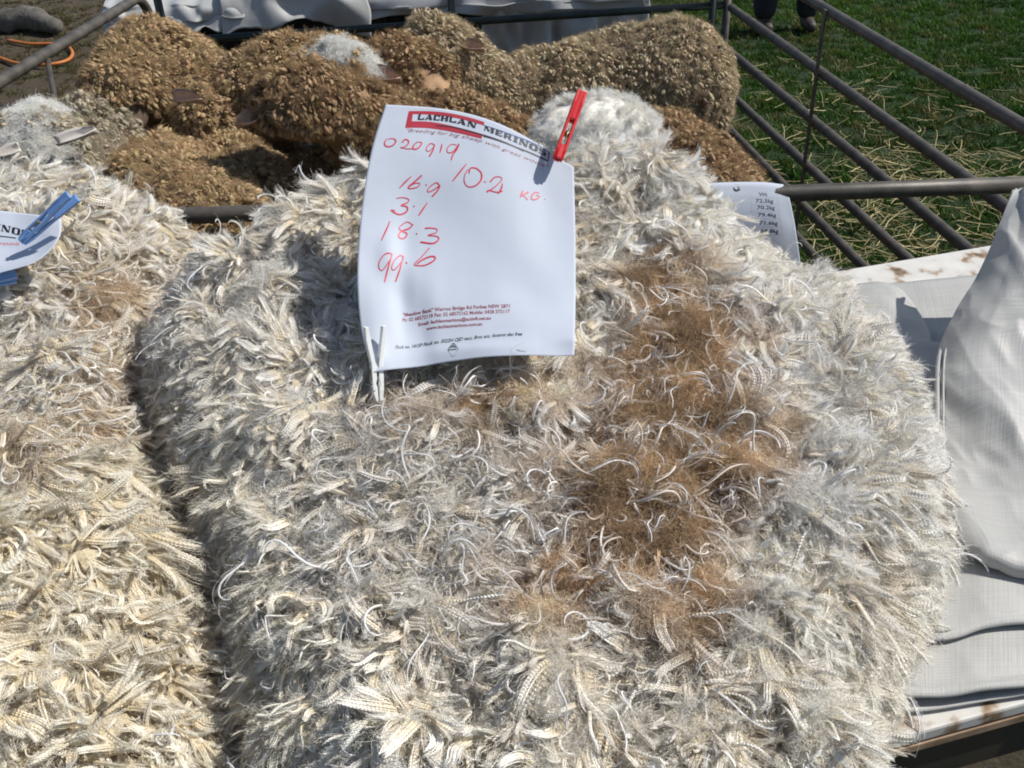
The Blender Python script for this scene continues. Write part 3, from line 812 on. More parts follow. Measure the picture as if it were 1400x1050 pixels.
sheep('white faced sheep at the far left edge with both ears out',
      [[(125, 200, 2.72, .13), (120, 235, 2.65, .15), (60, 240, 2.5, .13), (50, 215, 2.42, .09)], [(60, 178, 2.36, .048), (55, 190, 2.32, .058), (46, 206, 2.27, .050)]],
      [], [(120, 240, 2.8), (100, 240, 2.6)],
      [(78, 196, 2.22, 130, 174, 2.24, .036, 1), (28, 204, 2.2, -10, 214, 2.18, .036, 1)], (.44, .38, .28), FACEW, whitehead=[(60, 180, 2.36, .085), (54, 192, 2.32, .09), (46, 210, 2.27, .085)])
sheep('sheep with a dark rounded woolly head lowered beside the top left corner of the sign',
      [[(385, 150, 2.30, .065), (410, 145, 2.32, .085), (440, 145, 2.35, .09), (475, 155, 2.38, .085), (520, 190, 2.45, .12), (570, 230, 2.5, .15)]],
      [], [(560, 280, 2.6), (600, 280, 2.5)], [(352, 160, 2.26, 322, 170, 2.24, .05, 0)], RUST, (.30, .20, .15))
sheep('sheep in the middle of the pen with a white woolly topknot and pink ear',
      [[(350, 135, 2.95, .12), (400, 122, 2.98, .145), (450, 120, 3.0, .14), (490, 120, 2.98, .12)], [(430, 96, 2.68, .045), (465, 94, 2.64, .062), (495, 100, 2.62, .045)]],
      [], [(380, 200, 3.0), (470, 200, 3.0), (430, 200, 2.9)], [(500, 102, 2.60, 548, 106, 2.58, .06, 0), (392, 112, 2.66, 350, 128, 2.64, .04, 1)], TAN, FACEW,
      whitehead=[(465, 94, 2.64, .085), (432, 96, 2.68, .06), (495, 100, 2.62, .06)])
sheep('brown sheep close behind the fleece at right with a smooth white poll',
      [[('top', 905, 160, .80, .13), ('top', 930, 175, .82, .155), ('top', 955, 200, .83, .16), ('top', 975, 228, .82, .15)]],
      [], [(890, 300, 2.5), (980, 300, 2.5), (920, 300, 2.12), (1000, 300, 2.12)], [], RUST, FACEW)
sheep('cream coated sheep behind the red peg with only its smooth white back showing',
      [[(758, 188, 2.25, .058), (795, 176, 2.28, .070), (835, 172, 2.3, .068), (872, 186, 2.32, .056)]],
      [], [(760, 300, 2.3), (850, 300, 2.3)], [], (.92, .88, .80), FACEW, tuft=.0085)

# ------------------------------------------------------------------ tables under the fleeces
TZ = .93
def painted_board():
    m, nt, b, out = new_mat('chipped_white_board'); b.inputs['Roughness'].default_value = .6
    tc = N(nt, 'ShaderNodeTexCoord'); nz = N(nt, 'ShaderNodeTexNoise'); nz.inputs['Scale'].default_value = 26; nz.inputs['Detail'].default_value = 9
    nt.links.new(tc.outputs['Object'], nz.inputs['Vector'])
    r = ramp(nt, [(.28, (.05, .035, .022)), (.36, (.30, .20, .12)), (.44, (.58, .56, .52)), (.7, (.66, .65, .61))])
    nt.links.new(nz.outputs[0], r.inputs[0]); nt.links.new(r.outputs[0], b.inputs['Base Color']); return m
M_board = painted_board()
M_edge = simple('raw_board_edge', (.20, .12, .07), .8, 0, (.40, .28, .18), 40)
M_under = simple('dark_steel_trim', (.035, .03, .026), .6, .3, (.06, .05, .04), 12)
fa, fb_ = np.array(PZ(1240, 1006, TZ)), np.array(PZ(1400, 962, TZ))
u = (fb_-fa)[:2]; u /= np.linalg.norm(u); v = np.array([-u[1], u[0]]); ang = math.atan2(u[1], u[0])
tb = empty('trestle_table', (fa[0], fa[1], 0), 0)
tag(tb, 'white painted board table with chipped brown edge under the main fleece and sack', 'table')
def onT(a, b_, z): return np.array([fa[0]+u[0]*a+v[0]*b_, fa[1]+u[1]*a+v[1]*b_, z])
RT = np.array([[u[0], v[0], 0], [u[1], v[1], 0], [0, 0, 1]])
DEP = .80
MB().add(*box(onT(.15, DEP/2, TZ-.008), (1.75, DEP, .016), RT)).build('board', M_board, tb, False, .003)
MB().add(*box(onT(.15, .004, TZ-.022), (1.75, .010, .010), RT)).build('edge_strip', M_edge, tb, False, .001)
MB().add(*box(onT(.15, .012, TZ-.055), (1.74, .018, .055), RT)).build('apron', M_under, tb, False, .002)
MB().add(*box(onT(.15, DEP-.02, TZ-.055), (1.74, .018, .055), RT)).build('apron', M_under, tb, False, .002)
for a in (-.62, .95):
    for b_ in (.06, DEP-.07):
        MB().add(*box(onT(a, b_, (TZ-.03)/2), (.045, .045, TZ-.034), RT)).build('leg', M_under, tb, False, .002)
tl = empty('trestle_table', (-1.0, .9, 0)); tag(tl, 'board table hidden under the left fleece', 'table')
MB().add(*box((-1.05, .90, TZ-.008), (1.02, .85, .016))).build('board', M_board, tl, False, .003)
for x in (-1.5, -.6):
    for y in (.53, 1.28):
        MB().add(*box((x, y, (TZ-.016)/2), (.045, .045, TZ-.018))).build('leg', M_under, tl, False, .002)

# ------------------------------------------------------------------ the white woven sack on the table
sk = empty('wool_sack', (PZ(1350, 700, TZ+.02))); tag(sk, 'white woven sack folded in layers on the table at the right edge', 'sack')
def pz(l): return [PZ(a, b_, c) for a, b_, c in l]
T0 = TZ+.004
# bottom layers, each running under the fleece and out of frame
patch('lower_fold', [pz([(1130, 392, T0), (1220, 388, T0), (1320, 378, T0), (1420, 372, T0), (1560, 366, T0)]),
                     pz([(1180, 560, T0), (1270, 560, T0), (1340, 560, T0), (1430, 560, T0), (1600, 560, T0)]),
                     pz([(1200, 780, T0), (1290, 780, T0), (1350, 780, T0), (1440, 780, T0), (1600, 770, T0)]),
                     pz([(1180, 976, T0), (1260, 974, T0), (1340, 962, T0), (1420, 950, T0), (1600, 925, T0)])], 90, 120, M_sack, sk, .0015, .0015, 18, 5, crease=.0015)
for (ya, yb_, z, sd_) in ((936, 948, TZ+.016, 3), (850, 868, TZ+.030, 9)):
    # each layer ends in a rounded fold towards the viewer
    patch('folded_layer', [pz([(1150, 470, z), (1270, 470, z), (1350, 470, z), (1440, 470, z), (1600, 460, z)]),
                           pz([(1190, 690, z+.004), (1290, 690, z+.004), (1350, 690, z+.003), (1440, 690, z), (1600, 680, z)]),
                           pz([(1190, ya-50, z+.005), (1290, ya-52, z+.004), (1350, ya-54, z+.007), (1440, ya-58, z+.003), (1600, ya-70, z)]),
                           pz([(1190, yb_, z+.002), (1290, yb_, z+.001), (1350, ya+2, z+.004), (1440, ya-6, z+.001), (1600, ya-20, z)]),
                           pz([(1190, yb_+4, z-.006), (1290, yb_+4, z-.006), (1350, ya+8, z-.004), (1440, ya-1, z-.006), (1600, ya-16, z-.006)])], 80, 110, M_sack, sk, .0015, .0015, 16, sd_, crease=.002)
# standing flap: rises from the table and leans over, casting the dark shadow to its left
flap = np.array([
    pz([(1386, 262, 1.115), (1398, 258, 1.115), (1420, 262, 1.12), (1560, 290, 1.09)]),
    pz([(1368, 312, 1.09), (1392, 308, 1.10), (1430, 310, 1.11), (1570, 320, 1.085)]),
    pz([(1340, 375, 1.055), (1372, 372, 1.07), (1430, 370, 1.08), (1580, 370, 1.065)]),
    pz([(1304, 438, 1.02), (1345, 432, 1.04), (1420, 425, 1.05), (1600, 420, 1.045)]),
    pz([(1284, 486, 1.00), (1325, 474, 1.018), (1400, 462, 1.03), (1600, 455, 1.03)]),
    pz([(1281, 560, .992), (1322, 556, 1.002), (1400, 548, 1.012), (1600, 540, 1.02)]),
    pz([(1284, 640, .985), (1322, 640, .99), (1400, 638, .992), (1600, 636, 1.0)]),
    pz([(1294, 695, .98), (1332, 700, .987), (1410, 708, .985), (1600, 708, .99)]),
    pz([(1312, 742, .977), (1350, 756, .985), (1420, 772, .982), (1600, 775, .985)]),
    pz([(1322, 764, .972), (1356, 781, .972), (1424, 793, .970), (1600, 793, .975)]),
    pz([(1332, 766, .963), (1362, 784, .960), (1430, 798, .960), (1600, 798, .96)]),
])
patch('flap', flap, 120, 200, M_sack, sk, .002, .003, 11, 31, crease=.0075)
# hem seam ridge along the flap's left edge
hem = surf_eval(flap, np.full(80, .07), np.linspace(0, .97, 80)); m = MB(); m.add(*tube(hem+[0, 0, .003], .0014, 6)); m.build('hem_seam', M_sack, sk)
hem = surf_eval(flap, np.full(80, .006), np.linspace(0, .97, 80)); m = MB(); m.add(*tube(hem+[0, 0, .0005], .0032, 6)); m.build('hem_edge', M_sack, sk)
# cloth that lies lower between fleece and flap
patch('inner_fold', [pz([(1150, 392, TZ+.02), (1215, 394, TZ+.02), (1262, 440, TZ+.016), (1285, 520, TZ+.014)]),
                     pz([(1150, 520, TZ+.03), (1215, 500, TZ+.035), (1262, 560, TZ+.03), (1290, 620, TZ+.02)]),
                     pz([(1150, 640, TZ+.02), (1230, 640, TZ+.04), (1278, 650, TZ+.03), (1300, 700, TZ+.02)])], 50, 60, M_sack, sk, .0015, .003, 14, 66, crease=.004)

# ------------------------------------------------------------------ fleeces
def in_poly(P, poly):
    x, y = P[:, 0], P[:, 1]; c = np.zeros(len(P), bool); n = len(poly)
    for i in range(n):
        x1, y1 = poly[i]; x2, y2 = poly[(i+1) % n]
        k = ((y1 > y) != (y2 > y)) & (x < (x2-x1)*(y-y1)/(y2-y1+1e-12)+x1); c ^= k
    return c
def poly_dist(P, poly):
    d = np.full(len(P), 9.); n = len(poly)
    for i in range(n):
        a, b_ = np.array(poly[i]), np.array(poly[(i+1) % n]); ab = b_-a
        t = np.clip(((P-a) @ ab)/(ab @ ab), 0, 1); d = np.minimum(d, np.linalg.norm(P-(a+t[:, None]*ab), axis=1))
    return d*np.where(in_poly(P, poly), 1, -1)
def smooth_poly(poly, n=6):
    P = np.array(poly, float); m = len(P); Q = np.concatenate([P[-2:], P, P[:3]]); t = np.arange(0, m, 1/n)+2
    return catmull(Q, t)
def xy(px, py, z): return tuple(PZ(px, py, z)[:2])
main_poly = smooth_poly([(-.30, 1.30), (-.1, 1.38), (.15, 1.40), (.30, 1.38), (.42, 1.34), xy(1135, 392, .95), xy(1188, 480, .95), xy(1245, 600, .95), xy(1276, 745, .95), xy(1252, 850, .95), xy(1205, 960, .95), xy(1165, 1040, .95), (.27, .42), (.22, .37), (.0, .36), (-.14, .37),
                         xy(345, 1040, 1.0), xy(322, 900, 1.02), xy(300, 760, 1.03), xy(238, 640, 1.04), xy(190, 530, 1.06), xy(215, 420, 1.10), (-.37, 1.15)])
left_poly = smooth_poly([(-.36, 1.26), (-.42, 1.16), xy(235, 420, 1.06), xy(205, 540, 1.02), xy(215, 640, 1.0), xy(262, 760, 1.0), xy(288, 900, 1.0), xy(300, 1040, .98), (-.24, .36), (-.5, .34), (-.9, .36), (-1.2, .6), (-1.25, 1.1), (-.9, 1.36), (-.6, 1.38)])
YH = [.3, .5, .7, .9, 1.05, 1.15, 1.24, 1.34, 1.45]
HH = [.13, .145, .165, .19, .225, .262, .285, .28, .25]
def fleece_h(P, poly, which):
    d = poly_dist(P, poly); x, y = P[:, 0], P[:, 1]
    H_ = np.interp(y, YH, HH)
    if which == 'main':
        H_ = H_*(1-.30*sstep(x, .22, .55))*(1-.62*sstep(x, .13, .44)*sstep(y, .88, 1.2))*(1-.10*np.exp(-((x-.14)/.2)**2-((y-.78)/.16)**2))
        H_ = H_+.02*np.exp(-((x-.16)/.13)**2-((y-1.22)/.10)**2)-.02*np.exp(-((x+.12)/.08)**2-((y-1.25)/.2)**2)
    else:
        H_ = H_*(1-.22*np.exp(-((x+.34)/.10)**2))*(1-.03*sstep(-x, .6, 1))
    w = .10+.09*sstep(y, 1.0, 1.3)
    t = np.clip((d+.0)/w, 0, 1); pr = np.sqrt(np.clip(1-(1-t)**2.2, 0, 1))
    lum = .012*fbm(P, 11, 2, 5 if which == 'main' else 50)+.010*fbm(P, 30, 2, 9)
    lum = lum+.014*np.abs(vnoise(P, 7, 12))-.006
    F1, F2, I = cell_info(P); g = (F2-F1)/.05
    lum = lum+.026*np.sqrt(np.clip(g, 0, 1))-.016+.010*(((I*7919) % 97)/97-.5)
    G1, G2, J = cell_info(P*.5+[-.35, .35]); lum = lum+.034*np.sqrt(np.clip((G2-G1)/.05, 0, 1))-.022
    return TZ+.002+(H_+lum)*pr, d
def cells(P, st=.062, seed=0):
    r = np.random.default_rng(100+seed); gx, gy = np.meshgrid(np.arange(-1.4, .8, st), np.arange(.2, 1.6, st))
    return np.stack([gx.ravel(), gy.ravel()], 1)+r.uniform(-.45, .45, (gx.size, 2))*st
CELLS = cells(None)
def cell_info(P):
    F1 = np.empty(len(P)); I = np.empty(len(P), int); F2 = np.empty(len(P))
    Pw = P+.010*np.stack([vnoise(P, 22, 41), vnoise(P, 22, 42)], -1)
    for s in range(0, len(P), 20000):
        dd = np.linalg.norm(Pw[s:s+20000, None]-CELLS[None], axis=2); k = np.argpartition(dd, 1, axis=1)[:, :2]
        a = np.take_along_axis(dd, k, 1); I[s:s+20000] = k[:, 0]; F1[s:s+20000] = a[:, 0]; F2[s:s+20000] = a[:, 1]
    return F1, F2, I
gauss = lambda px, py, cx, cy, rx, ry: np.exp(-((px-cx)/rx)**2-((py-cy)/ry)**2)
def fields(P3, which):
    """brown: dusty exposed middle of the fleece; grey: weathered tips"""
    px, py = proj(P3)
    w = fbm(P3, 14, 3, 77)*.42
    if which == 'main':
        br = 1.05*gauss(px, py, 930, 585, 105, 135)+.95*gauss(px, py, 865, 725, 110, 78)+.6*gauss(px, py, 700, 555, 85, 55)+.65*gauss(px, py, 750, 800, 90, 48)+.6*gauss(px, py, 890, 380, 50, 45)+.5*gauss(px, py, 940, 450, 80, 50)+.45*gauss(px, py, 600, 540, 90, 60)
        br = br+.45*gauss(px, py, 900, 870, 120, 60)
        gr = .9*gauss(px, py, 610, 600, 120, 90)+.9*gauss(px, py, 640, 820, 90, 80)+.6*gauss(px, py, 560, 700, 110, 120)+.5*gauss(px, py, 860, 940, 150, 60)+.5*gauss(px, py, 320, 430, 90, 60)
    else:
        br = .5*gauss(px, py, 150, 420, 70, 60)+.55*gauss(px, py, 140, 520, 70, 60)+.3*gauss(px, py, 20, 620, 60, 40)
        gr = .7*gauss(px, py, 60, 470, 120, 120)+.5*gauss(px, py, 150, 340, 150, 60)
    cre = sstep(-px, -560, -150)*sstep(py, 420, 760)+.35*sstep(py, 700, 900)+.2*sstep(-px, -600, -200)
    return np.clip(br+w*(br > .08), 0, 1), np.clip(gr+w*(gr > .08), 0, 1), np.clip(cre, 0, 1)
WHITE = np.array([.97, .955, .925]); CREAM = np.array([.95, .91, .80]); GREYT = np.array([.69, .65, .585]); BROWN = np.array([.42, .29, .17]); YEL = np.array([.80, .68, .47])
def build_fleece(poly, which, loc, label, nA, nF, nCord):
    root = empty('fleece', loc); tag(root, label, 'fleece', 'white merino fleeces spread on the tables')
    lo, hi = poly.min(0)-.01, poly.max(0)+.01; st = .0065
    nx, ny = int((hi[0]-lo[0])/st), int((hi[1]-lo[1])/st)
    XX, YY = np.meshgrid(np.linspace(lo[0], hi[0], nx), np.linspace(lo[1], hi[1], ny)); P2 = np.stack([XX.ravel(), YY.ravel()], 1)
    z, d = fleece_h(P2, poly, which)
    V = np.concatenate([P2, z[:, None]], 1)
    F = [f for f in grid_faces(nx, ny) if min(d[f[0]], d[f[1]], d[f[2]], d[f[3]]) > -.004]
    used = np.unique(np.array(F)); mp = -np.ones(len(V), int); mp[used] = np.arange(len(used)); V = V[used]; F = mp[np.array(F)]
    br, gr, cr = fields(V, which)
    n1 = (fbm(V, 22, 3, 3)*.5+.5)[:, None]
    basec = (YEL*.72)*(1-br[:, None])+(BROWN*(.55+.9*n1))*br[:, None]
    basec = basec*(1-.55*gr[:, None])+np.array([.16, .14, .12])*.55*gr[:, None]
    o = mesh_obj('wool_base', V-[0, 0, .006], F, M_base, root, True, False); set_col(o, np.clip(basec, 0, 1))
    # clumps share a direction
    cx = poly[:, 0].mean(); cy = poly[:, 1].mean()
    def place(n, kind):
        P, nn, ar = tri_sample(V, F, n)
        pxx, pyy = proj(P)
        k = (pyy < 1120) & (pxx > -60) & (nn @ np.array([0, -.4, 1]) > -.5) & ~((nn[:, 1] > .75) & (P[:, 1] > 1.3)); P, nn, pxx, pyy = P[k], nn[k], pxx[k], pyy[k]
        br, gr, cr = fields(P, which); n = len(P)
        # nearest clump centre gives the shared direction
        cc = rng.uniform(lo, hi, (int(800), 2)); ca = rng.uniform(0, 2*math.pi, 800)
        out_ = np.empty((n, 2)); cid = np.empty(n, int)
        for s in range(0, n, 4000):
            dd = np.linalg.norm(P[s:s+4000, None, :2]-cc[None], axis=2); cid[s:s+4000] = dd.argmin(1)
        e = .012; gx = (fleece_h(P[:, :2]+[e, 0], poly, which)[0]-fleece_h(P[:, :2]-[e, 0], poly, which)[0])
        dn = -np.stack([nn[:, 0]*-1, nn[:, 1]*-1], 1)        # downhill
        dist = poly_dist(P[:, :2], poly)
        edge = 1-sstep(dist, .02, .22)
        A_ = ca[cid]+rng.normal(0, 1, n)*rng.uniform(.12, .6, 800)[cid]
        flow = np.stack([np.cos(A_), np.sin(A_)], 1)*(.55+.25*(1-edge))[:, None]
        outw = P[:, :2]-[cx, cy]; outw /= np.linalg.norm(outw, axis=1)[:, None]+1e-6
        if which == 'main':
            flow += outw*(.35+.75*edge)[:, None]+np.array([0, -.30])+np.array([.3, 0])*sstep(P[:, 0], .1, .4)[:, None]
        else:
            flow += outw*(.2+.5*edge)[:, None]+np.array([.25, -.35])
        flow += dn*.9
        F1, F2, I = cell_info(P[:, :2]); fan = P[:, :2]-CELLS[I]; flow += fan/.03*.55
        X = np.concatenate([flow, np.zeros((n, 1))], 1); X -= nn*np.sum(X*nn, 1)[:, None]; X /= np.linalg.norm(X, axis=1)[:, None]+1e-9
        lift = np.abs(rng.normal(.22, .26, n)) if kind != 'c' else rng.uniform(0, .15, n)
        under = (which == 'main') & (pxx > 470) & (pxx < 800) & (pyy > 150) & (pyy < 506)      # pressed flat below the sheet of paper
        lift = np.where(under, .02, lift)
        X = X+nn*lift[:, None]
        cb = (rng.uniform(0, 1, 800)[cid])[:, None]
        return P, nn, X, br, gr, cr, pxx, pyy, cb, dist
    def tints(br, gr, cr, cb, n, boost=0):
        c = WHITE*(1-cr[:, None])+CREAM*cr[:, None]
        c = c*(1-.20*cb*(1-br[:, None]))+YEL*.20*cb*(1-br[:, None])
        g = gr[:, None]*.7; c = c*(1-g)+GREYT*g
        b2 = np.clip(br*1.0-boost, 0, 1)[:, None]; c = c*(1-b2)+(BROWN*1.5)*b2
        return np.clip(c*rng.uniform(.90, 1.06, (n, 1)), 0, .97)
    # staples
    P, nn, X, br, gr, cr, pxx, pyy, cb, dist = place(nA, 'a')
    n = len(P); keep = rng.uniform(0, 1, n) > np.clip(br*1.25-.1, 0, .97)
    P, nn, X, br, gr, cr, pxx, pyy, cb = [q[keep] for q in (P, nn, X, br, gr, cr, pxx, pyy, cb)]; n = len(P)
    slim = rng.uniform(0, 1, n) < .18+.55*np.clip(br+gr, 0, 1)
    idx = np.where(slim, NA+rng.integers(0, NM, n), rng.integers(0, NA, n))
    L = rng.uniform(.028, .048, n)*np.where(slim, 1.1, 1)*(.72+.56*cb[:, 0])
    short = rng.uniform(0, 1, n) < .28; L = np.where(short, rng.uniform(.018, .028, n), L); X = X+nn*np.where(short, rng.uniform(.2, 1.2, n), 0)[:, None]*np.where((which == 'main') & (pxx > 480) & (pxx < 795) & (pyy > 150) & (pyy < 500), 0, 1)[:, None]
    if which == 'main': L *= 1-.15*sstep(-pxx, -560, -350)
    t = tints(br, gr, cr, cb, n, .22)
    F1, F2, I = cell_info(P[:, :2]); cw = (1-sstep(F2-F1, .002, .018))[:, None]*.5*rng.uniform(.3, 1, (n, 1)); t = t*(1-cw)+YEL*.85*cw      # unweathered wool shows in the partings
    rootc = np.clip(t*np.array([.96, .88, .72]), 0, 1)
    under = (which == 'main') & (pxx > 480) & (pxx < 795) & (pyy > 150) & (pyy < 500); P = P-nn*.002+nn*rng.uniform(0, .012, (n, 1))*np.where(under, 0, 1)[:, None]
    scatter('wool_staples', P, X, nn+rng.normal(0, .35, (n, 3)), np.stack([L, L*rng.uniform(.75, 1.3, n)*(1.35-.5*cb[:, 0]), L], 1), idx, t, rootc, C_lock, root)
    # fluff
    P, nn, X, br, gr, cr, pxx, pyy, cb, dist = place(nF, 'f'); n = len(P)
    keep = (rng.uniform(0, 1, n) < .34+.88*np.clip(br*1.4, 0, 1)+(.3*sstep(pxx, 950, 1100) if which == 'main' else 0)) & ~((which == 'main') & (pxx > 480) & (pxx < 795) & (pyy > 150) & (pyy < 500))
    P, nn, X, br, gr, cr, cb = [q[keep] for q in (P, nn, X, br, gr, cr, cb)]; n = len(P)
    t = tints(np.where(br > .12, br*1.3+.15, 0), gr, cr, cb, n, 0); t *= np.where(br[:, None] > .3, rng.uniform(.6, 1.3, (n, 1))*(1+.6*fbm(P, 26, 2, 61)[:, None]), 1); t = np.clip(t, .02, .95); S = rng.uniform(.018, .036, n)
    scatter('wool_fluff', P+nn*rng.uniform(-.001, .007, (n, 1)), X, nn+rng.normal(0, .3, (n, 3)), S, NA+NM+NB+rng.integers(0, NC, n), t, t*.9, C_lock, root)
    # thin curly tips lying loose over the brown and the weathered parts
    P, nn, X, br, gr, cr, pxx, pyy, cb, dist = place(nCord, 'c'); n = len(P)
    keep = rng.uniform(0, 1, n) < np.clip(.06+.9*np.maximum(br, .7*gr), 0, 1)
    keep &= ~((which == 'main') & (pxx > 470) & (pxx < 800) & (pyy > 150) & (pyy < 500))
    P, nn, X, br, gr, cr, cb = [q[keep] for q in (P, nn, X, br, gr, cr, cb)]; n = len(P)
    X = X+rng.normal(0, .6, (n, 3)); X -= nn*np.sum(X*nn, 1)[:, None]*.9
    tn = rng.uniform(0, 1, (n, 1))**1.5*br[:, None]*.8; t = (WHITE*(1-.2*gr[:, None]))*(1-tn)+BROWN*1.6*tn
    scatter('curly_tips', P+nn*rng.uniform(.004, .016, (n, 1)), X, nn+rng.normal(0, .15, (n, 3)), rng.uniform(.028, .075, n), NA+NM+rng.integers(0, NB, n), np.clip(t, 0, .88), t*.8, C_lock, root)
    return root
fl = build_fleece(main_poly, 'main', (.05, .9, TZ), 'big white fleece with a brown dusty middle, under the letterhead sign with red numbers', 34000, 17000, 9500)
fl2 = build_fleece(left_poly, 'left', (-.6, .9, TZ), 'creamy white fleece cut off by the left edge, below the blue peg', 27000, 6000, 2400)

# ------------------------------------------------------------------ papers
class Sheet:
    def __init__(s, G):
        s.G = np.array(G, float); s.n = 161
        uu, vv = np.meshgrid(np.linspace(0, 1, s.n), np.linspace(0, 1, s.n)); s.uv = np.stack([uu.ravel(), vv.ravel()], 1)
        s.P = surf_eval(s.G, s.uv[:, 0], s.uv[:, 1]); s.px, s.py = proj(s.P)
    def inv(s, x, y):
        i = np.argmin((s.px-x)**2+(s.py-y)**2); u0, v0 = s.uv[i]
        for _ in range(3):
            e = 1e-3; a, b_, c = [proj(surf_eval(s.G, np.array([p]), np.array([q]))[0]) for p, q in ((u0, v0), (u0+e, v0), (u0, v0+e))]
            J = np.array([[(b_[0]-a[0])/e, (c[0]-a[0])/e], [(b_[1]-a[1])/e, (c[1]-a[1])/e]]); du = np.linalg.solve(J, [x-a[0], y-a[1]]); u0 += du[0]; v0 += du[1]
        return np.array([u0, v0])
    def at(s, uv, off=.0004):
        uv = np.asarray(uv); u_, v_ = np.clip(uv[:, 0], 0, 1), np.clip(uv[:, 1], 0, 1); e = 2e-3
        P = surf_eval(s.G, u_, v_); U = surf_eval(s.G, np.clip(u_+e, 0, 1), v_)-surf_eval(s.G, np.clip(u_-e, 0, 1), v_); W = surf_eval(s.G, u_, np.clip(v_+e, 0, 1))-surf_eval(s.G, u_, np.clip(v_-e, 0, 1))
        n_ = np.cross(W, U); n_ /= np.linalg.norm(n_, axis=1)[:, None]+1e-12
        return P+n_*off
    def size(s):
        return np.linalg.norm(s.G[0][0]-s.G[0][-1]), np.linalg.norm(s.G[0][0]-s.G[-1][0])
    def poly(s, pts_px, off=.0004, sub=1):     # quads through (top pts, bottom pts) in photo pixels
        pass
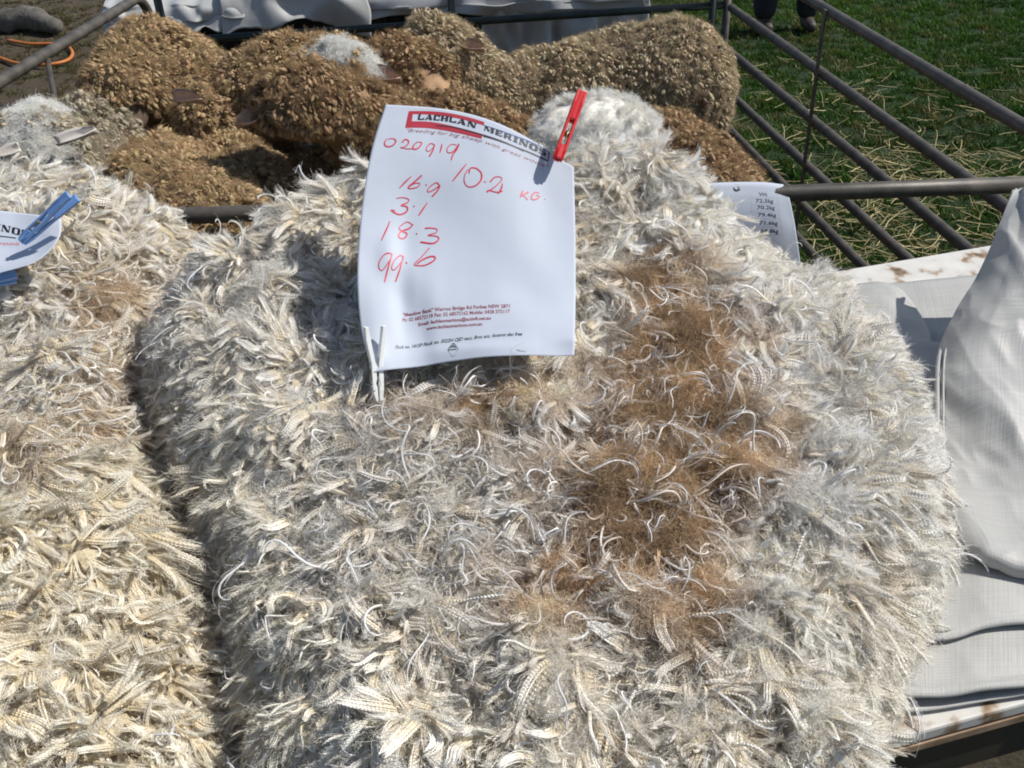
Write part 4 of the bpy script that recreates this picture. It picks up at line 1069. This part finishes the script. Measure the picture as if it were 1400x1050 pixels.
class Print:
    def __init__(s, sheet): s.s = sheet; s.V = []; s.F = []; s.k = 0
    def quadstrip(s, top, bot, off=.0004, n=24):
        top = np.array([s.s.inv(*p) for p in top]); bot = np.array([s.s.inv(*p) for p in bot])
        t = np.linspace(0, len(top)-1, n); A = catmull(top, t); t = np.linspace(0, len(bot)-1, n); B = catmull(bot, t)
        P = np.concatenate([s.s.at(A, off), s.s.at(B, off)])
        s.V.append(P); s.F += [[s.k+i, s.k+n+i, s.k+n+i+1, s.k+i+1] for i in range(n-1)]; s.k += 2*n
    def stroke(s, pts, w=.0011, off=.0005):
        uv = np.array([s.s.inv(*p) for p in pts]); m = max(8, len(pts)*5)
        C = catmull(uv, np.linspace(0, len(uv)-1, m)) if len(uv) > 2 else uv[0]+(uv[1]-uv[0])*np.linspace(0, 1, m)[:, None]
        W_, H_ = s.s.size(); M = C*[W_, H_]; T = np.gradient(M, axis=0); T /= np.linalg.norm(T, axis=1)[:, None]+1e-9
        Nn = np.stack([-T[:, 1], T[:, 0]], 1)*w/2*(1+.28*np.sin(np.linspace(0, 1, m)*5+len(pts)*1.7))[:, None]; A, B = (M+Nn)/[W_, H_], (M-Nn)/[W_, H_]
        P = np.concatenate([s.s.at(A, off), s.s.at(B, off)])
        s.V.append(P); s.F += [[s.k+i, s.k+m+i, s.k+m+i+1, s.k+i+1] for i in range(m-1)]; s.k += 2*m
    def text(s, txt, p0, p1, h_px, shear=0, bold=0, off=.0005, base_curve=None):
        """baseline from photo pixel p0 to p1; h_px: height of capitals"""
        cu = bpy.data.curves.new('t', 'FONT'); cu.body = txt; cu.size = 1; cu.shear = shear; cu.offset = bold; cu.resolution_u = 2
        o = bpy.data.objects.new('t', cu); link(o); dg = bpy.context.evaluated_depsgraph_get(); dg.update()
        me = bpy.data.meshes.new_from_object(o.evaluated_get(dg)); V = np.array([v.co[:] for v in me.vertices]); F = [list(p.vertices) for p in me.polygons]
        bpy.data.objects.remove(o); bpy.data.meshes.remove(me)
        x = (V[:, 0]-V[:, 0].min())/(V[:, 0].max()-V[:, 0].min())
        pts = [p0, p1] if base_curve is None else base_curve
        lo_ = np.array([s.s.inv(*p) for p in pts]); up = np.array([s.s.inv(p[0], p[1]-h_px) for p in pts])
        up = lo_+(up-lo_)
        t = x*(len(pts)-1)
        if len(pts) > 2: A, B = catmull(lo_, t), catmull(up, t)
        else: A = lo_[0]+(lo_[1]-lo_[0])*t[:, None]; B = up[0]+(up[1]-up[0])*t[:, None]
        uv = A+(B-A)*(V[:, 1:2]/.70)
        s.V.append(s.s.at(uv, off)); s.F += [[s.k+i for i in f] for f in F]; s.k += len(V)
    def glyphs(s, txt, curve, h_px, off=.0006, gap=.16):
        """broad black slab capitals drawn as bars"""
        GL = {'L': (1.0, [(0, .3, 0, 1), (0, 1, 0, .2), (.8, 1, 0, .38), (-.05, .4, .88, 1)]), 'A': (1.15, 'A'), 'C': (1.0, [(0, .34, .08, .92), (.1, 1, .82, 1), (.1, 1, 0, .18), (.78, 1, .62, 1), (.85, 1, 0, .3)]),
              'H': (1.2, [(.05, .42, 0, 1), (.78, 1.15, 0, 1), (.3, .9, .43, .57), (0, .5, 0, .1), (0, .5, .9, 1), (.7, 1.2, 0, .1), (.7, 1.2, .9, 1)]),
              'N': (1.2, 'N'), 'M': (1.4, 'M'), 'E': (1.0, [(.04, .42, 0, 1), (.1, 1, 0, .16), (.1, .95, .84, 1), (.2, .8, .43, .57), (.85, 1, 0, .3), (.82, .95, .7, 1)]),
              'R': (1.15, 'R'), 'I': (.6, [(.12, .5, 0, 1), (0, .6, 0, .12), (0, .6, .88, 1)]), 'O': (1.15, [(0, .38, .1, .9), (.77, 1.15, .1, .9), (.12, 1.03, .86, 1), (.12, 1.03, 0, .14)]),
              'S': (1.0, [(0, 1, 0, .16), (0, 1, .84, 1), (0, .34, .5, .95), (.66, 1, .05, .5), (.1, .9, .42, .58)]), ' ': (.7, [])}
        def quads(ch):
            w, g = GL[ch]
            if ch == 'A': q = [[(0, 0), (.16, 0), (.55, 1), (.42, 1)], [(.38, 1), (.72, 1), (1.15, 0), (.72, 0)], [(.2, .22), (.9, .22), (.85, .36), (.25, .36)], [(-.05, 0), (.3, 0), (.3, .1), (-.05, .1)]]
            elif ch == 'N': q = [[(.1, 0), (.24, 0), (.24, 1), (.1, 1)], [(0, 1), (.45, 1), (1.12, 0), (.75, 0)], [(.96, 0), (1.1, 0), (1.1, 1), (.96, 1)], [(0, 0), (.38, 0), (.38, .1), (0, .1)], [(.82, .9), (1.25, .9), (1.25, 1), (.82, 1)]]
            elif ch == 'M': q = [[(.08, 0), (.2, 0), (.2, 1), (.08, 1)], [(0, 1), (.4, 1), (.8, .1), (.6, .1)], [(.62, .1), (.72, .1), (1.0, 1), (.92, 1)], [(.95, 0), (1.35, 0), (1.35, 1), (.95, 1)]]
            elif ch == 'R': q = [[(.05, 0), (.42, 0), (.42, 1), (.05, 1)], [(.3, .86), (.95, .86), (.95, 1), (.3, 1)], [(.3, .42), (.9, .42), (.9, .56), (.3, .56)], [(.7, .5), (1.0, .5), (1.0, .94), (.7, .94)], [(.55, .46), (.85, .46), (1.15, 0), (.8, 0)]]
            else: q = [[(a, c), (b_, c), (b_, d), (a, d)] for a, b_, c, d in g]
            return w, q
        tot = sum(GL[c][0]+gap for c in txt)-gap; x = 0
        lo_ = np.array([s.s.inv(*p) for p in curve]); up = np.array([s.s.inv(p[0]+1.5, p[1]-h_px) for p in curve])
        for ch in txt:
            w, qs = quads(ch)
            for i, q in enumerate(qs):
                q = np.array(q); t = np.clip((q[:, 0]+x)/tot, 0, 1)*(len(curve)-1); A, B = catmull(lo_, t), catmull(up, t)
                s.V.append(s.s.at(A+(B-A)*q[:, 1:2], off+i*.00002)); s.F.append([s.k+j for j in range(4)]); s.k += 4
            x += w+gap
    def build(s, name, mat, parent):
        return mesh_obj(name, np.concatenate(s.V), s.F, mat, parent, False, False)

def ydist(px, py, y): return PY(px, py, y)
G = [
    [PY(527, 143, 1.105), PY(590, 146, 1.10), PY(650, 158, 1.095), PY(720, 188, 1.085), PY(785, 228, 1.065)],
    [PY(508, 205, 1.055), PY(580, 208, 1.057), PY(645, 220, 1.052), PY(718, 245, 1.045), PY(786, 280, 1.030)],
    [PY(494, 290, .998), PY(568, 292, 1.006), PY(640, 300, 1.003), PY(715, 315, .995), PY(787, 340, .985)],
    [PY(489, 375, .932), PY(560, 380, .944), PY(635, 384, .944), PY(713, 392, .938), PY(787, 405, .93)],
    [PY(494, 450, .886), PY(563, 448, .897), PY(638, 446, .894), PY(713, 446, .888), PY(786, 452, .882)],
    [PY(510, 509, .846), PY(572, 500, .858), PY(640, 492, .856), PY(712, 487, .852), PY(785, 486, .852)],
]
sg = empty('paper_sign', PY(640, 490, .88)); tag(sg, 'white letterhead sheet with red handwritten numbers pegged upright on the big fleece', 'paper sign')
def densify(G, nu, nv, bumps, amp, seed):
    uu, vv = np.meshgrid(np.linspace(0, 1, nu), np.linspace(0, 1, nv)); P = surf_eval(np.array(G, float), uu.ravel(), vv.ravel()).reshape(nv, nu, 3)
    h = amp*fbm(np.stack([uu, vv], -1), 3.2, 2, seed)
    for (u_, v_, a, ru, rv, rot) in bumps:
        du, dv = uu-u_, vv-v_; c, s_ = math.cos(rot), math.sin(rot); h = h+a*np.exp(-((du*c+dv*s_)/ru)**2-((-du*s_+dv*c)/rv)**2)
    N_ = np.cross(np.gradient(P, axis=0), np.gradient(P, axis=1)); N_ /= np.linalg.norm(N_, axis=2)[:, :, None]; N_ *= np.where((N_ @ np.array([0, -1, .5])) < 0, -1, 1)[:, :, None]
    return P+N_*h[:, :, None]
G = densify(G, 15, 19, [(.17, .55, .006, .09, .05, .6), (.24, .70, -.007, .05, .22, -.1), (.10, .80, .005, .05, .2, 0), (.85, .30, -.005, .12, .2, .3), (.5, .95, .004, .2, .05, 0), (.98, .9, .004, .05, .06, 0), (.62, .5, .003, .2, .25, .4)], .0022, 8)
S1 = Sheet(G)
patch('paper', G, 90, 110, M_paper, sg, .00015)
OFF = .0003
# logo
pr = Print(S1)
pr.quadstrip([(559, 152), (600, 153), (630, 158), (662, 167)], [(558, 156), (600, 158), (630, 163), (662, 172)], OFF)
pr.quadstrip([(559, 152), (562, 152), (565, 152)], [(554, 174.5), (558, 175), (562, 175)], OFF)
pr.quadstrip([(556, 166), (590, 167), (625, 174), (661, 184)], [(554, 175), (590, 176), (625, 182), (658, 190)], OFF)
pr.build('red_frame_print', M_maroon, sg)
pr = Print(S1)
pr.glyphs('LACHLAN MERINOS', [(571, 164), (610, 166), (655, 177), (700, 193), (746, 214)], 7.2, OFF+.0003)
pr.quadstrip([(596, 171.5), (620, 173.5), (660, 183.8), (716, 206)], [(596, 172.6), (620, 175), (660, 185.4), (716, 207.6)], OFF+.0002)
pr.quadstrip([(661, 185.6), (700, 198.5), (748, 219)], [(661, 187.2), (700, 200.1), (748, 221)], OFF+.0002)
pr.quadstrip([(750.2, 207), (749.6, 213), (748.4, 221)], [(751.4, 207.5), (750.8, 213.5), (749.6, 221.2)], OFF+.0002)
pr.build('company_name_print', M_black, sg)
pr = Print(S1)
pr.quadstrip([(662, 171.5), (700, 184), (751, 206.2)], [(662, 172.3), (700, 184.9), (751, 207.1)], OFF+.0002)
pr.build('blue_line_print', M_blueline, sg)
pr = Print(S1)
pr.text('"Breeding for big sheep with great wools"', None, None, 5, .5, .0, OFF, [(556, 181), (600, 184), (650, 193), (700, 211), (751, 232)])
pr.build('slogan_print', M_brownprint, sg)
pr = Print(S1)
pr.text('"Meadow Bank" Warroo Bridge Rd Forbes NSW 2871', (551, 433), (697, 421), 4.6, 0, .025, OFF)
pr.text('Ph: 02 68572118 Fax: 02 68572162 Mobile: 0428 572117', (550, 440), (697, 428), 4.6, 0, .02, OFF)
pr.text('Email: lachlanmerinos@activ8.net.au', (572, 446), (671, 437), 4.6, 0, .025, OFF)
pr.text('www.lachlanmerinos.com.au', (583, 452), (659, 445), 4.6, 0, .025, OFF)
pr.build('maroon_small_print', M_brownprint, sg)
pr = Print(S1)
pr.text('Flock no. 1415P Flock no. 5022H OJD vacc, Bruc acc, footrot dec free', (540, 477), (714, 459), 4.8, .35, .02, OFF)
pr.quadstrip([(612, 478), (620, 469), (627, 477)], [(612, 478.4), (619.5, 488), (627, 477.6)], OFF, 9)
pr.build('black_small_print', M_black, sg)
pr = Print(S1)
pr.quadstrip([(614, 476), (620, 471.5), (625, 475)], [(614, 476.6), (620, 475), (625, 475.6)], OFF+.0004, 5)
pr.quadstrip([(614.5, 478), (625, 477)], [(614.5, 479), (625, 478)], OFF+.0004, 4)
pr.build('badge_print', simple('badge_grey', (.10, .14, .12), .5), sg)
# handwriting (px strokes measured from the photograph)
hz = lambda zx, zy: (480+zx*320/1400, 130+zy*320/1400)      # first zoom
h5 = lambda zx, zy: (480+zx*320/1400, 320+zy*320/1400)      # second zoom
W_ = [
    [(215, 262), (200, 288), (212, 308), (245, 305), (268, 280), (255, 262), (222, 263)],
    [(305, 285), (325, 266), (345, 278), (335, 300), (305, 318), (300, 312), (330, 322), (368, 322)],
    [(400, 280), (375, 300), (372, 322), (395, 322), (418, 300), (420, 284), (400, 282)],
    [(500, 300), (478, 290), (455, 310), (450, 332), (470, 335), (495, 310), (500, 300), (488, 335), (468, 368)],
    [(545, 292), (540, 315), (532, 345)],
    [(632, 300), (600, 296), (575, 320), (580, 345), (610, 340), (635, 310), (645, 295), (630, 330), (608, 360), (600, 390)],
    [(690, 413), (650, 462), (608, 515)],
    [(700, 445), (680, 480), (678, 520), (700, 548), (740, 545), (775, 512), (780, 470), (750, 440), (715, 438), (705, 470)],
    [(795, 517), (806, 522)],
    [(832, 520), (860, 492), (895, 492), (900, 510), (860, 550), (815, 580), (825, 570), (870, 582), (905, 575)], [(905, 530), (898, 560), (880, 592)],
    [(1028, 570), (1020, 592), (1012, 612)], [(1060, 580), (1030, 598), (1020, 600), (1040, 610), (1056, 628)],
    [(1125, 588), (1100, 582), (1080, 605), (1082, 625), (1110, 622), (1128, 606), (1105, 600)], [(1155, 622), (1162, 625)],
    [(360, 488), (325, 520), (290, 556)], [(424, 480), (385, 515), (345, 548), (352, 560), (395, 552), (412, 530), (385, 528), (350, 545)],
    [(446, 536), (454, 540)],
    [(532, 545), (515, 525), (490, 535), (460, 562), (462, 580), (490, 570), (530, 545), (515, 575), (485, 608)],
    [(272, 618), (310, 614), (345, 625), (335, 645), (300, 660), (335, 670), (330, 700), (285, 715), (240, 690), (262, 692)],
    [(372, 664), (380, 668)], [(456, 645), (432, 680), (404, 722)],
    [(232, 755), (212, 805), (182, 870)],
    [(370, 778), (335, 760), (290, 790), (300, 812), (335, 830), (315, 858), (285, 848), (300, 815), (345, 800), (372, 775)],
    [(388, 828), (396, 832)],
    [(442, 798), (480, 796), (515, 805), (505, 825), (460, 840), (510, 845), (525, 862), (490, 888), (415, 880)],
]
pr = Print(S1)
for st_ in W_: pr.stroke([hz(*p) for p in st_], .00125, OFF+.0002)
for st_ in [[(245, 118), (205, 120), (170, 165), (168, 205), (190, 215), (235, 150), (245, 120), (225, 190), (200, 288)],
            [(310, 135), (290, 130), (255, 165), (242, 205), (262, 212), (305, 160), (312, 138), (290, 215), (265, 285)],
            [(326, 170), (336, 176)],
            [(470, 82), (425, 135), (380, 180), (400, 190), (450, 185), (500, 155), (495, 135), (460, 140), (420, 160), (395, 180)]]:
    pr.stroke([h5(*p) for p in st_], .00125, OFF+.0002)
pr.build('red_handwriting', M_redink, sg)

# left paper
G2 = [[PY(-90, 285, 1.10), PY(-30, 286, 1.10), PY(30, 291, 1.095), PY(84, 300, 1.08)],
      [PY(-90, 320, 1.07), PY(-30, 322, 1.07), PY(30, 324, 1.065), PY(82, 325, 1.05)],
      [PY(-90, 350, 1.04), PY(-30, 352, 1.04), PY(20, 352, 1.035), PY(62, 348, 1.025)],
      [PY(-90, 385, 1.0), PY(-30, 382, 1.0), PY(5, 372, 1.0), PY(38, 362, 1.0)]]
sg2 = empty('paper_sign', PY(10, 370, 1.0)); tag(sg2, 'white letterhead sheet cut off at the left edge under the blue peg', 'paper sign')
G2 = densify(G2, 11, 11, [], .0012, 3); patch('paper', G2, 50, 40, M_paper, sg2, .00015); S2_ = Sheet(G2)
pr = Print(S2_); pr.glyphs('MERINOS', [(-60, 312), (-20, 313), (10, 318), (38, 325)], 9, OFF)
pr.quadstrip([(-60, 320), (0, 322.5), (22, 325)], [(-60, 321.5), (0, 324), (22, 326.5)], OFF); pr.build('company_name_print', M_black, sg2)
pr = Print(S2_); pr.text('with great wools"', (-70, 331), (34, 336), 5, .5, 0, OFF); pr.build('maroon_small_print', M_redink, sg2)

# price list hanging over the back rail
G3 = [[PY(950, 262, 1.99), PY(1000, 258, 1.99), PY(1040, 258, 1.99), PY(1066, 262, 1.99)],
      [PY(952, 251, 1.93), PY(1000, 249, 1.93), PY(1042, 249, 1.93), PY(1070, 252, 1.93)],
      [PY(955, 262, 1.905), PY(1003, 262, 1.905), PY(1050, 263, 1.905), PY(1078, 267, 1.905)],
      [PY(960, 292, 1.88), PY(1010, 292, 1.88), PY(1058, 294, 1.88), PY(1085, 297, 1.885)],
      [PY(965, 325, 1.87), PY(1015, 325, 1.865), PY(1062, 326, 1.865), PY(1090, 328, 1.87)],
      [PY(970, 380, 1.85), PY(1020, 380, 1.845), PY(1068, 380, 1.85), PY(1097, 378, 1.855)]]
sg3 = empty('price_list', PY(1045, 380, 1.85)); tag(sg3, 'curved white sheet with printed weights tucked behind the big fleece by the rail', 'paper list')
patch('paper', G3, 50, 60, M_paper, sg3, .00015); S3_ = Sheet(G3)
pr = Print(S3_)
pr.text('3', (1003, 262), (1012, 262), 6.5, 0, .0, OFF); pr.build('number_print', M_black, sg3)
for t_, x0_, x1_, y_ in (('Wt', 1037, 1049, 268), ('72.5kg', 1033, 1057, 277), ('70.2kg', 1035, 1059, 286), ('79.4kg', 1036, 1061, 296), ('71.6kg', 1038, 1063, 307), ('69.8kg', 1040, 1064, 318)):
    pr = Print(S3_); pr.text(t_, (x0_, y_), (x1_, y_+.5), 5, 0, .015, OFF); pr.build('weight_print', M_black, sg3)
pr = Print(S3_)
for y_ in (262, 270, 279.5, 289, 299, 310, 321): pr.stroke([(1026, y_), (1045, y_), (1064+(y_-262)*.1, y_+.5)], .0005, OFF)
pr.stroke([(1026, 262), (1028, 290), (1032, 321)], .0005, OFF); pr.stroke([(1062, 262), (1065, 290), (1070, 321)], .0005, OFF)
pr.build('table_rule_print', simple('grey_rule', (.4, .42, .46), .6), sg3)

# ------------------------------------------------------------------ clothes pegs
def prism(poly2, w, frame):
    """poly2 in (x along, z thick); extruded across width w"""
    o_, X, Y, Z = frame; n = len(poly2); V = []
    for s_ in (-.5, .5):
        for a, b_ in poly2: V.append(o_+X*a+Z*b_+Y*w*s_)
    F = [list(range(n))[::-1], [n+i for i in range(n)]]+[[i, (i+1) % n, n+(i+1) % n, n+i] for i in range(n)]
    return np.array(V), F
def peg(label, tip, tail, mat, facing, L=None, w=.009, spread=.10, roll=0.0):
    tip, tail = np.array(tip), np.array(tail); X = tail-tip; L = L or np.linalg.norm(X); X /= np.linalg.norm(X)
    Z = np.array(facing, float); Z -= X*np.dot(Z, X); Z /= np.linalg.norm(Z); Y = np.cross(Z, X)
    if roll: Z, Y = Z*math.cos(roll)+Y*math.sin(roll), Y*math.cos(roll)-Z*math.sin(roll)
    root = empty('clothes_peg', tip); tag(root, label, 'clothes peg', 'plastic clothes pegs holding the signs')
    for s_ in (1, -1):
        # half: jaw, waist with window, flared handle
        pts = [(0, .0006), (.18*L, .0010), (.24*L, .0022), (.30*L, .0010), (.50*L, .0016), (1.0*L, .0016+spread*.5*L), (1.0*L, .0050+spread*.5*L), (.82*L, .0062+spread*.36*L), (.52*L, .0062), (.30*L, .0060), (.12*L, .0056), (0, .0030)]
        pts = [(a, b_*s_) for a, b_ in pts]
        if s_ < 0: pts = pts[::-1]
        # two side cheeks and two bridges leave the slot open in the middle
        m = MB()
        for q in (-1, 1):
            m.add(*prism(pts, w*.27, (tip+Y*q*w*.365, X, Y, Z)))
        def seg(a0, a1):
            bx0, bx1 = a0*L, a1*L
            f = lambda a: max(.0006, .0016+spread*.5*L*max(0, (a/L-.5)/.5)); 
            poly_ = [(bx0, f(bx0)*s_), (bx1, f(bx1)*s_), (bx1, (f(bx1)+.0036)*s_), (bx0, (f(bx0)+.0040)*s_)]
            if s_ < 0: poly_ = poly_[::-1]
            m.add(*prism(poly_, w*.47, (tip, X, Y, Z)))
        seg(0, .20); seg(.58, .995)
        m.build('half', mat, root, False, .0006)
    c = tip+X*.38*L
    th = np.linspace(0, 4*2*math.pi, 60); coil = np.stack([c+X*.0030*math.cos(t)+Z*.0042*math.sin(t)+Y*(t/(8*math.pi)-.5)*w*.42 for t in th])
    m = MB(); m.add(*tube(coil, .0006, 5)); 
    m.add(*tube([c+Z*.0072-X*.012, c+Z*.0070+X*.004], .0007, 5)); m.add(*tube([c+Z*.0072-X*.012, c+Z*.0072-X*.012-Z*.003], .0007, 5))
    m.build('spring', M_spring, root)
    return root
peg('red plastic peg gripping the top right corner of the letterhead sign', PY(762, 218, 1.050), PY(795, 128, 1.115), M_redplastic, (0.15, -.75, .6), w=.0115, spread=.05)
peg('blue plastic peg gripping the sign at the left edge', PY(30, 330, 1.035), PY(100, 268, 1.05), M_blueplastic, (.35, -.7, .6), w=.010, spread=.10, roll=.35)
peg('white plastic peg clipped upright on the lower left of the letterhead sign', PY(517, 548, .838), PY(512, 446, .872), M_whiteplastic, (.2, -.75, .6), w=.008, spread=.16, roll=1.35)
peg('second blue peg at the left edge below the left sign, mostly cut off', PY(-45, 392, .99), PY(22, 378, 1.02), M_blueplastic, (.1, -.7, .7), w=.010, spread=.12)
print('TOTAL tris', sum(len(o.data.polygons) for o in bpy.data.objects if o.type == 'MESH'))
